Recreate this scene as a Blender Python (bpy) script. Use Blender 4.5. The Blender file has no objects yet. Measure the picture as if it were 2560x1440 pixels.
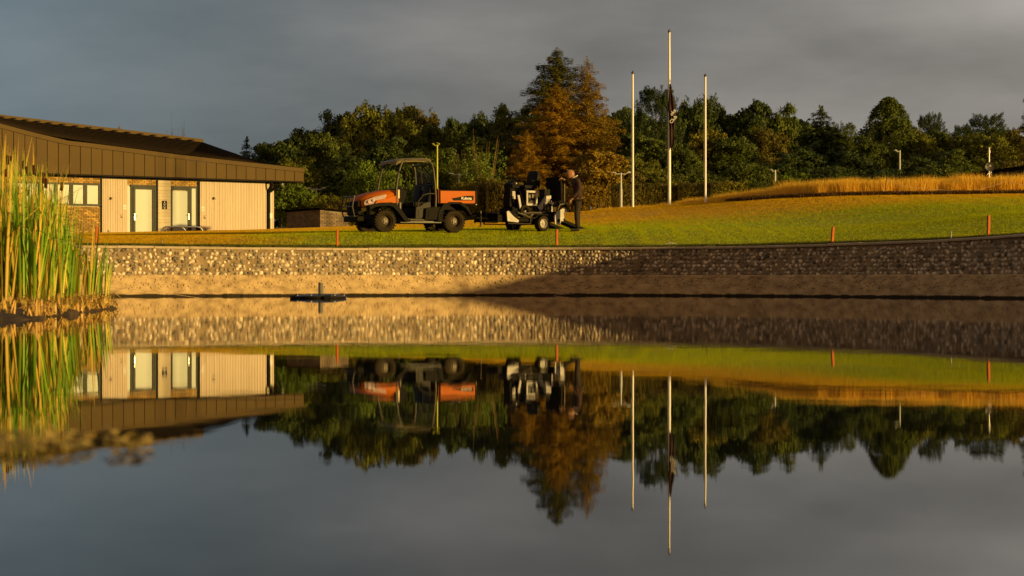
import bpy, bmesh, math, random
import numpy as np
from mathutils import Vector, Matrix, noise

R = math.radians
SC = bpy.context.scene
COL = SC.collection
rng = np.random.default_rng(7)
random.seed(7)

# ------------------------------------------------------------------ camera
FPX, HOR, CAMZ = 5400.0, 697.0, 0.42          # focal length in pixels of the 2560 wide photograph, horizon row, eye height
cam_d = bpy.data.cameras.new("camera")
cam = bpy.data.objects.new("camera", cam_d)
COL.objects.link(cam)
cam.location = (0, 0, CAMZ)
cam.rotation_euler = (R(90), 0, 0)
cam_d.sensor_width = 36
cam_d.lens = 36 * FPX / 2560
cam_d.shift_y = -(720 - HOR) / 2560
cam_d.clip_start, cam_d.clip_end = 0.1, 3000
cam_d.dof.use_dof = True
cam_d.dof.focus_distance = 54
cam_d.dof.aperture_fstop = 3.6
SC.camera = cam

# ------------------------------------------------------------------ sun, sky, exposure
SUN_AZ = R(-32.5)                               # angle of the sun's horizontal direction from +X (towards the right, a little behind the lens)
SUN_EL = R(5.2)
sun_vec = Vector((math.cos(SUN_AZ) * math.cos(SUN_EL), math.sin(SUN_AZ) * math.cos(SUN_EL), math.sin(SUN_EL)))
sd = bpy.data.lights.new("sun", 'SUN')
sd.energy = 5.0
sd.angle = R(1.5)
sd.color = (1.0, 0.67, 0.21)
sun = bpy.data.objects.new("sun", sd)
COL.objects.link(sun)
sun.rotation_euler = sun_vec.to_track_quat('Z', 'Y').to_euler()
SC.view_settings.view_transform = 'Standard'
SC.view_settings.look = 'None'
SC.view_settings.exposure = 0.25
SC.view_settings.gamma = 1
SC.view_settings.use_curve_mapping = False

world = bpy.data.worlds.new("World")
SC.world = world
world.use_nodes = True
nt = world.node_tree
nt.nodes.clear()
N = nt.nodes.new
L = nt.links.new
out = N('ShaderNodeOutputWorld')
mixs = N('ShaderNodeMixShader')
bg1 = N('ShaderNodeBackground'); bg1.inputs['Strength'].default_value = 0.07
bg2 = N('ShaderNodeBackground'); bg2.inputs['Strength'].default_value = 0.78
sky = N('ShaderNodeTexSky'); sky.sky_type = 'NISHITA'; sky.sun_disc = False
sky.sun_elevation = SUN_EL
sky.sun_rotation = math.atan2(sun_vec.x, sun_vec.y)
L(sky.outputs[0], bg1.inputs['Color'])
tc = N('ShaderNodeTexCoord')
sep = N('ShaderNodeSeparateXYZ'); L(tc.outputs['Generated'], sep.inputs[0])
mr = N('ShaderNodeMapRange'); mr.inputs['From Min'].default_value = -0.26; mr.inputs['From Max'].default_value = 0.26
mpw = N('ShaderNodeMapping'); mpw.inputs['Scale'].default_value = (3.2, 3.2, 11.0); mpw.inputs['Rotation'].default_value = (0, R(14), 0)
L(tc.outputs['Generated'], mpw.inputs[0])
nz = N('ShaderNodeTexNoise'); nz.inputs['Scale'].default_value = 1.7; nz.inputs['Detail'].default_value = 6; nz.inputs['Roughness'].default_value = 0.52
L(mpw.outputs[0], nz.inputs['Vector'])
ad = N('ShaderNodeMath'); ad.operation = 'MULTIPLY_ADD'; L(nz.outputs['Fac'], ad.inputs[0]); ad.inputs[1].default_value = 0.22; L(sep.outputs['X'], ad.inputs[2])
sb = N('ShaderNodeMath'); sb.operation = 'SUBTRACT'; L(ad.outputs[0], sb.inputs[0]); sb.inputs[1].default_value = 0.11
L(sb.outputs[0], mr.inputs['Value'])
cr = N('ShaderNodeValToRGB')
cr.color_ramp.elements[0].position = 0.0; cr.color_ramp.elements[0].color = (0.135, 0.190, 0.228, 1)
cr.color_ramp.elements[1].position = 1.0; cr.color_ramp.elements[1].color = (0.325, 0.302, 0.276, 1)
e = cr.color_ramp.elements.new(0.26); e.color = (0.150, 0.172, 0.186, 1)
e = cr.color_ramp.elements.new(0.46); e.color = (0.212, 0.203, 0.198, 1)
L(mr.outputs[0], cr.inputs[0])
br = N('ShaderNodeMapRange'); br.inputs['From Min'].default_value = 0.3; br.inputs['From Max'].default_value = 0.7
br.inputs['To Min'].default_value = 0.78; br.inputs['To Max'].default_value = 1.36
L(nz.outputs['Fac'], br.inputs['Value'])
vm = N('ShaderNodeVectorMath'); vm.operation = 'SCALE'; L(cr.outputs[0], vm.inputs[0]); L(br.outputs[0], vm.inputs['Scale'])
# the clouds opposite the view face the low sun and are warmer
wm = N('ShaderNodeMapRange'); wm.interpolation_type = 'SMOOTHSTEP'; wm.inputs['From Min'].default_value = 0.35; wm.inputs['From Max'].default_value = -0.75; L(sep.outputs['Y'], wm.inputs['Value'])
wx = N('ShaderNodeMix'); wx.data_type = 'RGBA'; L(wm.outputs[0], wx.inputs[0]); L(vm.outputs[0], wx.inputs[6]); wx.inputs[7].default_value = (0.40, 0.235, 0.115, 1)
L(wx.outputs[2], bg2.inputs['Color'])
mixs.inputs[0].default_value = 0.93
L(bg1.outputs[0], mixs.inputs[1]); L(bg2.outputs[0], mixs.inputs[2])
L(mixs.outputs[0], out.inputs[0])

# ------------------------------------------------------------------ helpers
def ray(x, y, d):
    """the place in the world seen at photograph pixel (x, y) at distance d"""
    return Vector(((x - 1280) / FPX * d, d, CAMZ + (HOR - y) / FPX * d))

MATS = {}
def mat(name, c1, c2=None, scale=3.0, rough=0.7, metal=0.0, bump=0.0, bscale=None, island=0.0, spec=0.3,
        stretch=(1, 1, 1), coat=0.0, trans=0.0, detail=4.0, rand=0.0):
    if name in MATS: return MATS[name]
    m = bpy.data.materials.new(name); m.use_nodes = True
    t = m.node_tree; n = t.nodes; b = n['Principled BSDF']
    b.inputs['Roughness'].default_value = rough; b.inputs['Metallic'].default_value = metal
    b.inputs['Specular IOR Level'].default_value = spec
    b.inputs['Coat Weight'].default_value = coat; b.inputs['Coat Roughness'].default_value = 0.15
    c2 = c2 or tuple(v * 0.72 for v in c1)
    co = n.new('ShaderNodeTexCoord'); mp = n.new('ShaderNodeMapping'); mp.inputs['Scale'].default_value = stretch
    t.links.new(co.outputs['Object'], mp.inputs[0])
    nz = n.new('ShaderNodeTexNoise'); nz.inputs['Scale'].default_value = scale; nz.inputs['Detail'].default_value = detail
    nz.inputs['Roughness'].default_value = 0.62
    t.links.new(mp.outputs[0], nz.inputs['Vector'])
    ramp = n.new('ShaderNodeMapRange'); ramp.inputs['From Min'].default_value = 0.33; ramp.inputs['From Max'].default_value = 0.67
    t.links.new(nz.outputs['Fac'], ramp.inputs['Value'])
    mx = n.new('ShaderNodeMix'); mx.data_type = 'RGBA'
    mx.inputs[6].default_value = (*c1, 1); mx.inputs[7].default_value = (*c2, 1)
    t.links.new(ramp.outputs[0], mx.inputs[0])
    col = mx.outputs[2]
    if island or rand:
        g = n.new('ShaderNodeNewGeometry'); oi = n.new('ShaderNodeObjectInfo')
        a = n.new('ShaderNodeMath'); a.operation = 'ADD'
        t.links.new(g.outputs['Random Per Island'], a.inputs[0]); t.links.new(oi.outputs['Random'], a.inputs[1])
        f = n.new('ShaderNodeMath'); f.operation = 'FRACT'; t.links.new(a.outputs[0], f.inputs[0])
        r2 = n.new('ShaderNodeMapRange'); k = island or rand
        r2.inputs['To Min'].default_value = 1 - k; r2.inputs['To Max'].default_value = 1 + k
        t.links.new(f.outputs[0], r2.inputs['Value'])
        sc = n.new('ShaderNodeVectorMath'); sc.operation = 'SCALE'
        t.links.new(col, sc.inputs[0]); t.links.new(r2.outputs[0], sc.inputs['Scale']); col = sc.outputs[0]
    t.links.new(col, b.inputs['Base Color'])
    if bump:
        bn = n.new('ShaderNodeBump'); bn.inputs['Strength'].default_value = bump; bn.inputs['Distance'].default_value = 0.02
        nb = n.new('ShaderNodeTexNoise'); nb.inputs['Scale'].default_value = bscale or scale * 6; nb.inputs['Detail'].default_value = 4
        t.links.new(mp.outputs[0], nb.inputs['Vector']); t.links.new(nb.outputs['Fac'], bn.inputs['Height'])
        t.links.new(bn.outputs[0], b.inputs['Normal'])
    if trans:
        tr = n.new('ShaderNodeBsdfTranslucent'); t.links.new(col, tr.inputs[0])
        ms = n.new('ShaderNodeMixShader'); ms.inputs[0].default_value = trans
        t.links.new(b.outputs[0], ms.inputs[1]); t.links.new(tr.outputs[0], ms.inputs[2])
        t.links.new(ms.outputs[0], n['Material Output'].inputs[0])
    MATS[name] = m
    return m

def link(name, me, parent=None, m=None, smooth=False):
    o = bpy.data.objects.new(name, me); COL.objects.link(o)
    if parent: o.parent = parent
    if m is not None and me is not None and len(me.materials) == 0: me.materials.append(m)
    if smooth and me is not None: me.shade_smooth()
    return o

def tag(o, label=None, cat=None, group=None, kind=None):
    if label: o['label'] = label
    if cat: o['category'] = cat
    if group: o['group'] = group
    if kind: o['kind'] = kind
    return o

def empty(name, loc=(0, 0, 0), rz=0.0, label=None, cat=None, group=None):
    o = bpy.data.objects.new(name, None); COL.objects.link(o)
    o.location = loc; o.rotation_euler = (0, 0, rz); o.empty_display_size = 0.3
    return tag(o, label, cat, group)

def copy_tree(o, parent=None):
    kids = [c for c in o.children]
    c = o.copy(); COL.objects.link(c)
    if parent: c.parent = parent
    for k in kids: copy_tree(k, c)
    return c

class B:
    """collects shapes in one bmesh; done() links it as one mesh object"""
    def __init__(s): s.b = bmesh.new()
    def box(s, x0, x1, y0, y1, z0, z1, bev=0.0, M=None):
        r = bmesh.ops.create_cube(s.b, size=1.0); vs = r['verts']
        T = Matrix.Translation(((x0 + x1) / 2, (y0 + y1) / 2, (z0 + z1) / 2)) @ Matrix.Diagonal((abs(x1 - x0), abs(y1 - y0), abs(z1 - z0), 1))
        if M: T = M @ T
        bmesh.ops.transform(s.b, matrix=T, verts=vs)
        if bev:
            es = list({e for v in vs for e in v.link_edges})
            bmesh.ops.bevel(s.b, geom=es, offset=bev, segments=2, affect='EDGES', profile=0.6)
        return s
    def cyl(s, p0, p1, r, r2=None, seg=12, caps=True):
        p0, p1 = Vector(p0), Vector(p1); d = p1 - p0
        q = d.to_track_quat('Z', 'Y').to_matrix().to_4x4()
        rr = bmesh.ops.create_cone(s.b, cap_ends=caps, segments=seg, radius1=r, radius2=r if r2 is None else r2, depth=d.length)
        bmesh.ops.transform(s.b, matrix=Matrix.Translation((p0 + p1) / 2) @ q, verts=rr['verts'])
        return s
    def ball(s, c, r, seg=12, sc=(1, 1, 1)):
        rr = bmesh.ops.create_uvsphere(s.b, u_segments=seg, v_segments=max(6, seg // 2), radius=r)
        bmesh.ops.transform(s.b, matrix=Matrix.Translation(c) @ Matrix.Diagonal((*sc, 1)), verts=rr['verts'])
        return s
    def tube(s, pts, r, seg=8, closed=False, rad=None):
        pts = [Vector(p) for p in pts]; n = len(pts); rings = []
        prev = None
        for i, p in enumerate(pts):
            if closed: t = pts[(i + 1) % n] - pts[i - 1]
            else: t = pts[min(i + 1, n - 1)] - pts[max(i - 1, 0)]
            if t.length < 1e-9: t = Vector((0, 0, 1))
            t.normalize()
            if prev is None:
                a = t.orthogonal().normalized()
            else:
                a = (prev - t * prev.dot(t)); a = a.normalized() if a.length > 1e-6 else t.orthogonal().normalized()
            prev = a; bq = t.cross(a)
            k = rad[i] if rad else r
            rings.append([s.b.verts.new(p + (a * math.cos(2 * math.pi * j / seg) + bq * math.sin(2 * math.pi * j / seg)) * k) for j in range(seg)])
        m = n if closed else n - 1
        for i in range(m):
            A, Bq = rings[i], rings[(i + 1) % n]
            for j in range(seg):
                try: s.b.faces.new((A[j], A[(j + 1) % seg], Bq[(j + 1) % seg], Bq[j]))
                except ValueError: pass
        if not closed:
            s.b.faces.new(rings[0][::-1]); s.b.faces.new(rings[-1])
        return s
    def prism(s, poly, a0, a1, axis='y', bev=0.0, M=None):
        """poly in the two other axes; extruded along axis between a0 and a1"""
        def P(u, v, a):
            return {'y': (u, a, v), 'x': (a, u, v), 'z': (u, v, a)}[axis]
        A = [s.b.verts.new(P(u, v, a0)) for u, v in poly]; C = [s.b.verts.new(P(u, v, a1)) for u, v in poly]
        fs = [s.b.faces.new(A), s.b.faces.new(C[::-1])]
        n = len(poly)
        for i in range(n): fs.append(s.b.faces.new((A[i], C[i], C[(i + 1) % n], A[(i + 1) % n])))
        bmesh.ops.recalc_face_normals(s.b, faces=fs)
        if M: bmesh.ops.transform(s.b, matrix=M, verts=A + C)
        if bev:
            es = list({e for f in fs for e in f.edges})
            bmesh.ops.bevel(s.b, geom=es, offset=bev, segments=2, affect='EDGES', profile=0.6)
        return s
    def loft(s, secs, close=True, caps=True):
        rings = [[s.b.verts.new(p) for p in sec] for sec in secs]; n = len(rings[0]); fs = []
        for A, C in zip(rings, rings[1:]):
            for j in range(n if close else n - 1):
                fs.append(s.b.faces.new((A[j], A[(j + 1) % n], C[(j + 1) % n], C[j])))
        if caps and close: fs += [s.b.faces.new(rings[0][::-1]), s.b.faces.new(rings[-1])]
        bmesh.ops.recalc_face_normals(s.b, faces=fs)
        return s
    def quad(s, *p):
        s.b.faces.new([s.b.verts.new(q) for q in p]); return s
    def mesh(s, name):
        me = bpy.data.meshes.new(name); s.b.to_mesh(me); s.b.free(); return me
    def done(s, name, m, parent=None, smooth=False, angle=40):
        me = s.mesh(name); o = link(name, me, parent, m)
        if smooth:
            me.shade_smooth()
            try: me.set_sharp_from_angle(angle=R(angle))
            except Exception: pass
        return o

def np_mesh(name, V, F, m=None):
    """V (n,3); F (k,3) or (k,4) arrays"""
    me = bpy.data.meshes.new(name)
    V = np.asarray(V, np.float32); F = np.asarray(F, np.int32); k, c = F.shape
    me.vertices.add(len(V)); me.vertices.foreach_set('co', V.ravel())
    me.loops.add(k * c); me.loops.foreach_set('vertex_index', F.ravel())
    me.polygons.add(k); me.polygons.foreach_set('loop_start', np.arange(0, k * c, c, dtype=np.int32))
    me.polygons.foreach_set('loop_total', np.full(k, c, np.int32))
    me.update(calc_edges=True)
    if m is not None: me.materials.append(m)
    return me

def text_mesh(s, size, name):
    cu = bpy.data.curves.new(name, 'FONT'); cu.body = s; cu.size = size; cu.extrude = size * 0.03
    cu.align_x = 'CENTER'; cu.align_y = 'CENTER'; cu.offset = size * 0.012
    o = bpy.data.objects.new(name, cu); COL.objects.link(o)
    me = bpy.data.meshes.new_from_object(o.evaluated_get(bpy.context.evaluated_depsgraph_get()))
    bpy.data.objects.remove(o); me.materials.clear(); return me

# ------------------------------------------------------------------ pond outline
CP = [(-13.6, 49.7, 1.22), (-9.7, 51.5, 1.215), (-4.75, 53.5, 1.19), (0.0, 55.1, 1.22), (4.1, 53.7, 1.215), (7.65, 50.4, 1.25),
      (10.9, 45.8, 1.38), (13.3, 41, 1.82), (15.2, 36, 2.05), (16.6, 30, 1.75), (17.2, 24, 1.4), (16.4, 16, 1.2), (13, 8, .9),  # unseen right bank, raised here to throw a longer shadow on the wall
      (7.5, 3, .4), (0, 1.0, .12), (-7.5, 3, .4), (-12, 9, .9), (-14.6, 17, 1.2), (-16, 26, 1.2), (-16.6, 35, 1.2), (-16.3, 43, 1.22), (-15.5, 47.2, 1.22)]
def catmull(P, t, i):
    n = len(P); p0, p1, p2, p3 = [np.array(P[(i + k) % n]) for k in (-1, 0, 1, 2)]
    return 0.5 * ((2 * p1) + (-p0 + p2) * t + (2 * p0 - 5 * p1 + 4 * p2 - p3) * t * t + (-p0 + 3 * p1 - 3 * p2 + p3) * t ** 3)
raw = np.array([catmull(CP, t, i) for i in range(len(CP)) for t in np.linspace(0, 1, 24, endpoint=False)])
seg = np.linalg.norm(np.diff(np.vstack([raw, raw[:1]]), axis=0)[:, :2], axis=1)
cum = np.concatenate([[0], np.cumsum(seg)]); PER = cum[-1]
NP_ = 300
sS = np.linspace(0, PER, NP_, endpoint=False)
rr_ = np.vstack([raw, raw[:1]])
PW = np.stack([np.interp(sS, cum, rr_[:, k]) for k in range(3)], 1)      # shore points, clockwise seen from above
tan = np.roll(PW, -2, 0)[:, :2] - np.roll(PW, 2, 0)[:, :2]
tan = sum(np.roll(tan, k, 0) for k in range(-3, 4)); tan /= np.linalg.norm(tan, axis=1)[:, None]
NW = np.stack([-tan[:, 1], tan[:, 0]], 1)                              # outward
def shore(s, off=0.0):
    """point at arc length s, offset outward, with the coping height there"""
    f = (s % PER) / PER * NP_; i = int(f) % NP_; t = f - int(f); j = (i + 1) % NP_
    p = PW[i] * (1 - t) + PW[j] * t; n = NW[i] * (1 - t) + NW[j] * t; n = n / np.linalg.norm(n)
    return Vector((p[0] + n[0] * off, p[1] + n[1] * off, p[2])), Vector((n[0], n[1], 0))

# ------------------------------------------------------------------ terrain height
hp = []
for i in range(0, NP_, 5):
    p = PW[i] + np.array([*(NW[i] * 0.3), 0]); hp.append((p[0], p[1], PW[i][2] + 0.015))
for x, y, d in [(940, 583, 58.2), (1132, 581, 60), (1355, 579, 60.5), (1437, 577.5, 60.3), (1220, 578, 60.5), (840, 584, 60), (600, 588, 60), (350, 592, 60),
                (100, 595, 60), (0, 590, 85), (130, 586, 86.5), (250, 583, 87.7), (500, 578, 91), (690, 574, 93.5), (800, 573, 86), (400, 582, 82), (600, 579, 84), (880, 568, 82),
                (1180, 556, 85), (1310, 548, 84), (1450, 533, 82), (1555, 522, 84), (1582, 519, 78), (1673, 513, 78), (1763, 508, 78), (1863, 501, 76),
                (1980, 496, 73), (2170, 495, 71), (2400, 493, 70), (2600, 491, 69), (1680, 558, 65), (1500, 560, 67), (2080, 560, 61), (2400, 545, 58), (2560, 535, 56),
                (1900, 530, 68), (2300, 520, 64), (2900, 500, 66), (1600, 535, 73), (2100, 499, 80), (2400, 488, 80), (2600, 480, 80), (1900, 512, 86), (1700, 522, 90)]:
    p = ray(x, y, d); hp.append(tuple(p))
hp += [(-10, 110, 3.1), (0, 110, 3.5), (10, 115, 3.6), (20, 110, 4.2), (35, 110, 4.6), (-30, 110, 2.6), (-45, 85, 1.9), (-30, 60, 1.4), (-25, 40, 1.2), (-30, 15, 1.1),
       (0, -12, .9), (15, -8, 1.2), (30, 10, 1.3), (30, 30, 1.5), (26, 45, 1.8), (40, 60, 2.2), (25, 62, 2.4), (60, 90, 4), (0, 150, 4.2), (40, 150, 5), (-40, 150, 3.5),
       (0, 400, 7), (250, 250, 6), (-250, 250, 4), (300, 0, 1.5), (-300, 0, 1.5), (0, -300, 1.5), (250, -200, 1), (-250, -200, 1)]
hp = np.array(hp, float)
XY, ZZ = hp[:, :2], hp[:, 2]
C0 = 2.5
A_ = np.sqrt(((XY[:, None] - XY[None]) ** 2).sum(-1) + C0 ** 2)
NH = len(hp); Pm = np.c_[np.ones(NH), XY / 100]
MM = np.zeros((NH + 3, NH + 3)); MM[:NH, :NH] = A_ + np.eye(NH) * -0.01; MM[:NH, NH:] = Pm; MM[NH:, :NH] = Pm.T
wts = np.linalg.solve(MM, np.r_[ZZ, 0, 0, 0])
def heights(P):
    P = np.asarray(P, float).reshape(-1, 2); out_ = np.empty(len(P))
    for a in range(0, len(P), 4000):
        q = P[a:a + 4000]
        out_[a:a + 4000] = np.sqrt(((q[:, None] - XY[None]) ** 2).sum(-1) + C0 ** 2) @ wts[:NH] + wts[NH] + (q / 100) @ wts[NH + 1:]
    return out_
def gz(x, y): return float(heights([(x, y)])[0])
def ground(x, y_unused, d):
    """ground point seen in column x at distance d"""
    X = (x - 1280) / FPX * d
    return Vector((X, d, gz(X, d)))

# lawn colouring shared by the turf sheet and the blades
def lawn_nodes(m, dark=1.0, blades=False):
    t = m.node_tree; n = t.nodes; b = n['Principled BSDF']
    b.inputs['Roughness'].default_value = 0.75; b.inputs['Specular IOR Level'].default_value = 0.15
    g = n.new('ShaderNodeNewGeometry'); s = n.new('ShaderNodeSeparateXYZ'); t.links.new(g.outputs['Position'], s.inputs[0])
    def noise_(sc, det=4):
        z = n.new('ShaderNodeTexNoise'); z.inputs['Scale'].default_value = sc; z.inputs['Detail'].default_value = det
        t.links.new(g.outputs['Position'], z.inputs['Vector']); return z.outputs['Fac']
    def mth(op, a, c=None, d=None, clamp=False):
        k = n.new('ShaderNodeMath'); k.operation = op; k.use_clamp = clamp
        for i, v in enumerate((a, c, d)):
            if v is None: continue
            if isinstance(v, (int, float)): k.inputs[i].default_value = v
            else: t.links.new(v, k.inputs[i])
        return k.outputs[0]
    def mr_(v, a, c):
        k = n.new('ShaderNodeMapRange'); k.interpolation_type = 'SMOOTHSTEP'; t.links.new(v, k.inputs['Value'])
        k.inputs['From Min'].default_value = a; k.inputs['From Max'].default_value = c; return k.outputs[0]
    nbig = noise_(0.16, 5); nmid = noise_(0.9, 5)
    wob = mth('MULTIPLY_ADD', nbig, 9.0, -4.5)
    yy = mth('ADD', s.outputs['Y'], wob); xx = mth('ADD', s.outputs['X'], wob)
    dry_far = mr_(yy, 61.5, 73.0)
    dry_left = mr_(xx, -4.0, -8.5)
    dry = mth('MAXIMUM', dry_far, dry_left)
    dry = mth('ADD', dry, mth('MULTIPLY_ADD', nmid, 1.0, -0.48), None, True)
    mx = n.new('ShaderNodeMix'); mx.data_type = 'RGBA'
    gc, dc = (0.285, 0.325, 0.004), (0.48, 0.285, 0.008)
    mx.inputs[6].default_value = (*[v * dark for v in gc], 1); mx.inputs[7].default_value = (*[v * dark for v in dc], 1)
    t.links.new(dry, mx.inputs[0])
    fine = n.new('ShaderNodeMapRange'); t.links.new(noise_(5.0, 6), fine.inputs['Value'])
    fine.inputs['From Min'].default_value = 0.3; fine.inputs['From Max'].default_value = 0.7
    fine.inputs['To Min'].default_value = 0.72; fine.inputs['To Max'].default_value = 1.28
    sc = n.new('ShaderNodeVectorMath'); sc.operation = 'SCALE'
    t.links.new(mx.outputs[2], sc.inputs[0]); t.links.new(fine.outputs[0], sc.inputs['Scale'])
    col = sc.outputs[0]
    t.links.new(col, b.inputs['Base Color'])
    if blades:
        tr = n.new('ShaderNodeBsdfTranslucent'); t.links.new(col, tr.inputs[0])
        ms = n.new('ShaderNodeMixShader'); ms.inputs[0].default_value = 0.3
        t.links.new(b.outputs[0], ms.inputs[1]); t.links.new(tr.outputs[0], ms.inputs[2])
        t.links.new(ms.outputs[0], n['Material Output'].inputs[0])
m_turf = bpy.data.materials.new('turf'); m_turf.use_nodes = True; lawn_nodes(m_turf, 0.8)
m_blade = bpy.data.materials.new('turf_blades'); m_blade.use_nodes = True; lawn_nodes(m_blade, 1.15, True)

offs = [0.02, 0.06, 0.29, 0.5, 0.8, 1.2, 1.7, 2.3, 3, 3.8, 4.7, 5.7, 6.8, 8, 9.3, 10.7, 12.2, 13.8, 15.5, 17.3, 19.2, 21.2, 23.3, 25.5, 28, 31, 34.5, 38.5, 43, 48, 54, 61, 70,
        82, 97, 115, 140, 170, 210, 260, 330, 420, 540, 700, 900]
VV = []
for k, o in enumerate(offs):
    q = PW[:, :2] + NW * o
    if k == 0: z = np.full(NP_, -0.6)
    elif k == 1: z = PW[:, 2] - 0.05
    else:
        z = heights(q)
        if o < 1.0: z = np.where(z < PW[:, 2] + 0.0, PW[:, 2], z) if k == 2 else z
    VV.append(np.c_[q, z])
VV = np.vstack(VV)
ii = np.arange(NP_); jj = (ii + 1) % NP_
FF = np.vstack([np.stack([ii + k * NP_, jj + k * NP_, jj + (k + 1) * NP_, ii + (k + 1) * NP_], 1) for k in range(len(offs) - 1)])
terr = link('ground', np_mesh('ground', VV, FF, m_turf), smooth=True); tag(terr, kind='structure')

# ------------------------------------------------------------------ water
m_water = bpy.data.materials.new('water'); m_water.use_nodes = True
t = m_water.node_tree; n = t.nodes; b = n['Principled BSDF']
b.inputs['Base Color'].default_value = (0.010, 0.011, 0.008, 1); b.inputs['Roughness'].default_value = 0.010
b.inputs['IOR'].default_value = 1.333; b.inputs['Specular IOR Level'].default_value = 0.5
g = n.new('ShaderNodeNewGeometry'); mp = n.new('ShaderNodeMapping'); mp.inputs['Scale'].default_value = (1.0, 1.6, 1)
t.links.new(g.outputs['Position'], mp.inputs[0])
z1 = n.new('ShaderNodeTexNoise'); z1.inputs['Scale'].default_value = 1.6; z1.inputs['Detail'].default_value = 3; t.links.new(mp.outputs[0], z1.inputs['Vector'])
bn = n.new('ShaderNodeBump'); bn.inputs['Strength'].default_value = 1.0; bn.inputs['Distance'].default_value = 0.0005
t.links.new(z1.outputs['Fac'], bn.inputs['Height']); t.links.new(bn.outputs[0], b.inputs['Normal'])
wb = bmesh.new(); wb.faces.new([wb.verts.new((PW[i][0] + NW[i][0] * .035, PW[i][1] + NW[i][1] * .035, 0)) for i in range(NP_)])
bmesh.ops.recalc_face_normals(wb, faces=wb.faces); wb.faces.ensure_lookup_table()
if wb.faces[0].normal.z < 0: bmesh.ops.reverse_faces(wb, faces=wb.faces)
me = bpy.data.meshes.new('water'); wb.to_mesh(me); wb.free()
tag(link('water', me, None, m_water), kind='structure')
# ------------------------------------------------------------------ pond wall
S_L = None
# arc lengths of the walled stretch: from the left side (Y about 26) round the far side to the right side (Y about 14)
def s_of(i_cp): return cum[i_cp * 24]
S0, S1 = s_of(18) - PER, s_of(11)               # indices of CP
wall = empty('pond_wall', (0, 0, 0), 0, 'curving flint and rendered retaining wall along the far edge of the pond', 'wall')
m_render = bpy.data.materials.new('render'); m_render.use_nodes = True
t = m_render.node_tree; n = t.nodes; b = n['Principled BSDF']; b.inputs['Roughness'].default_value = 0.85; b.inputs['Specular IOR Level'].default_value = 0.2
g = n.new('ShaderNodeNewGeometry'); s_ = n.new('ShaderNodeSeparateXYZ'); t.links.new(g.outputs['Position'], s_.inputs[0])
za = n.new('ShaderNodeTexNoise'); za.inputs['Scale'].default_value = 1.2; za.inputs['Detail'].default_value = 7; t.links.new(g.outputs['Position'], za.inputs['Vector'])
mpz = n.new('ShaderNodeMapping'); mpz.inputs['Scale'].default_value = (1.6, 1.6, 2.6); t.links.new(g.outputs['Position'], mpz.inputs[0])
zs = n.new('ShaderNodeTexNoise'); zs.inputs['Scale'].default_value = 2.5; zs.inputs['Detail'].default_value = 6; t.links.new(mpz.outputs[0], zs.inputs['Vector'])
mx1 = n.new('ShaderNodeMix'); mx1.data_type = 'RGBA'; mx1.inputs[6].default_value = (0.54, 0.39, 0.21, 1); mx1.inputs[7].default_value = (0.31, 0.215, 0.115, 1)
mrr = n.new('ShaderNodeMapRange'); mrr.inputs['From Min'].default_value = .35; mrr.inputs['From Max'].default_value = .68; t.links.new(zs.outputs['Fac'], mrr.inputs['Value']); t.links.new(mrr.outputs[0], mx1.inputs[0])
# tide mark of algae low down, ragged edge, and drips
zr = n.new('ShaderNodeTexNoise'); zr.inputs['Scale'].default_value = 2.6; zr.inputs['Detail'].default_value = 9; zr.inputs['Roughness'].default_value = 0.72; t.links.new(g.outputs['Position'], zr.inputs['Vector'])
ma = n.new('ShaderNodeMath'); ma.operation = 'MULTIPLY_ADD'; t.links.new(zr.outputs['Fac'], ma.inputs[0]); ma.inputs[1].default_value = -0.13; t.links.new(s_.outputs['Z'], ma.inputs[2])
md = n.new('ShaderNodeMapRange'); md.inputs['From Min'].default_value = -0.030; md.inputs['From Max'].default_value = -0.004; t.links.new(ma.outputs[0], md.inputs['Value'])
mx2 = n.new('ShaderNodeMix'); mx2.data_type = 'RGBA'; mx2.inputs[6].default_value = (0.026, 0.019, 0.010, 1); t.links.new(mx1.outputs[2], mx2.inputs[7]); t.links.new(md.outputs[0], mx2.inputs[0])
t.links.new(mx2.outputs[2], b.inputs['Base Color'])
bn = n.new('ShaderNodeBump'); bn.inputs['Strength'].default_value = 0.8; bn.inputs['Distance'].default_value = 0.02
zb = n.new('ShaderNodeTexNoise'); zb.inputs['Scale'].default_value = 11; zb.inputs['Detail'].default_value = 6; t.links.new(mpz.outputs[0], zb.inputs['Vector'])
t.links.new(zb.outputs['Fac'], bn.inputs['Height']); t.links.new(bn.outputs[0], b.inputs['Normal'])
m_mortar = mat('mortar', (0.36, 0.26, 0.15), (0.19, 0.135, 0.08), 2.2, 0.9, bump=0.8, bscale=24, spec=0.15)
m_cope = mat('coping', (0.52, 0.42, 0.29), (0.40, 0.31, 0.205), 4, 0.85, bump=0.35, bscale=30, island=0.08, spec=0.2)
m_flint = mat('flint', (0.60, 0.50, 0.36), (0.19, 0.15, 0.115), 9, 0.5, bump=0.3, bscale=40, island=0.78, spec=0.4)

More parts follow.
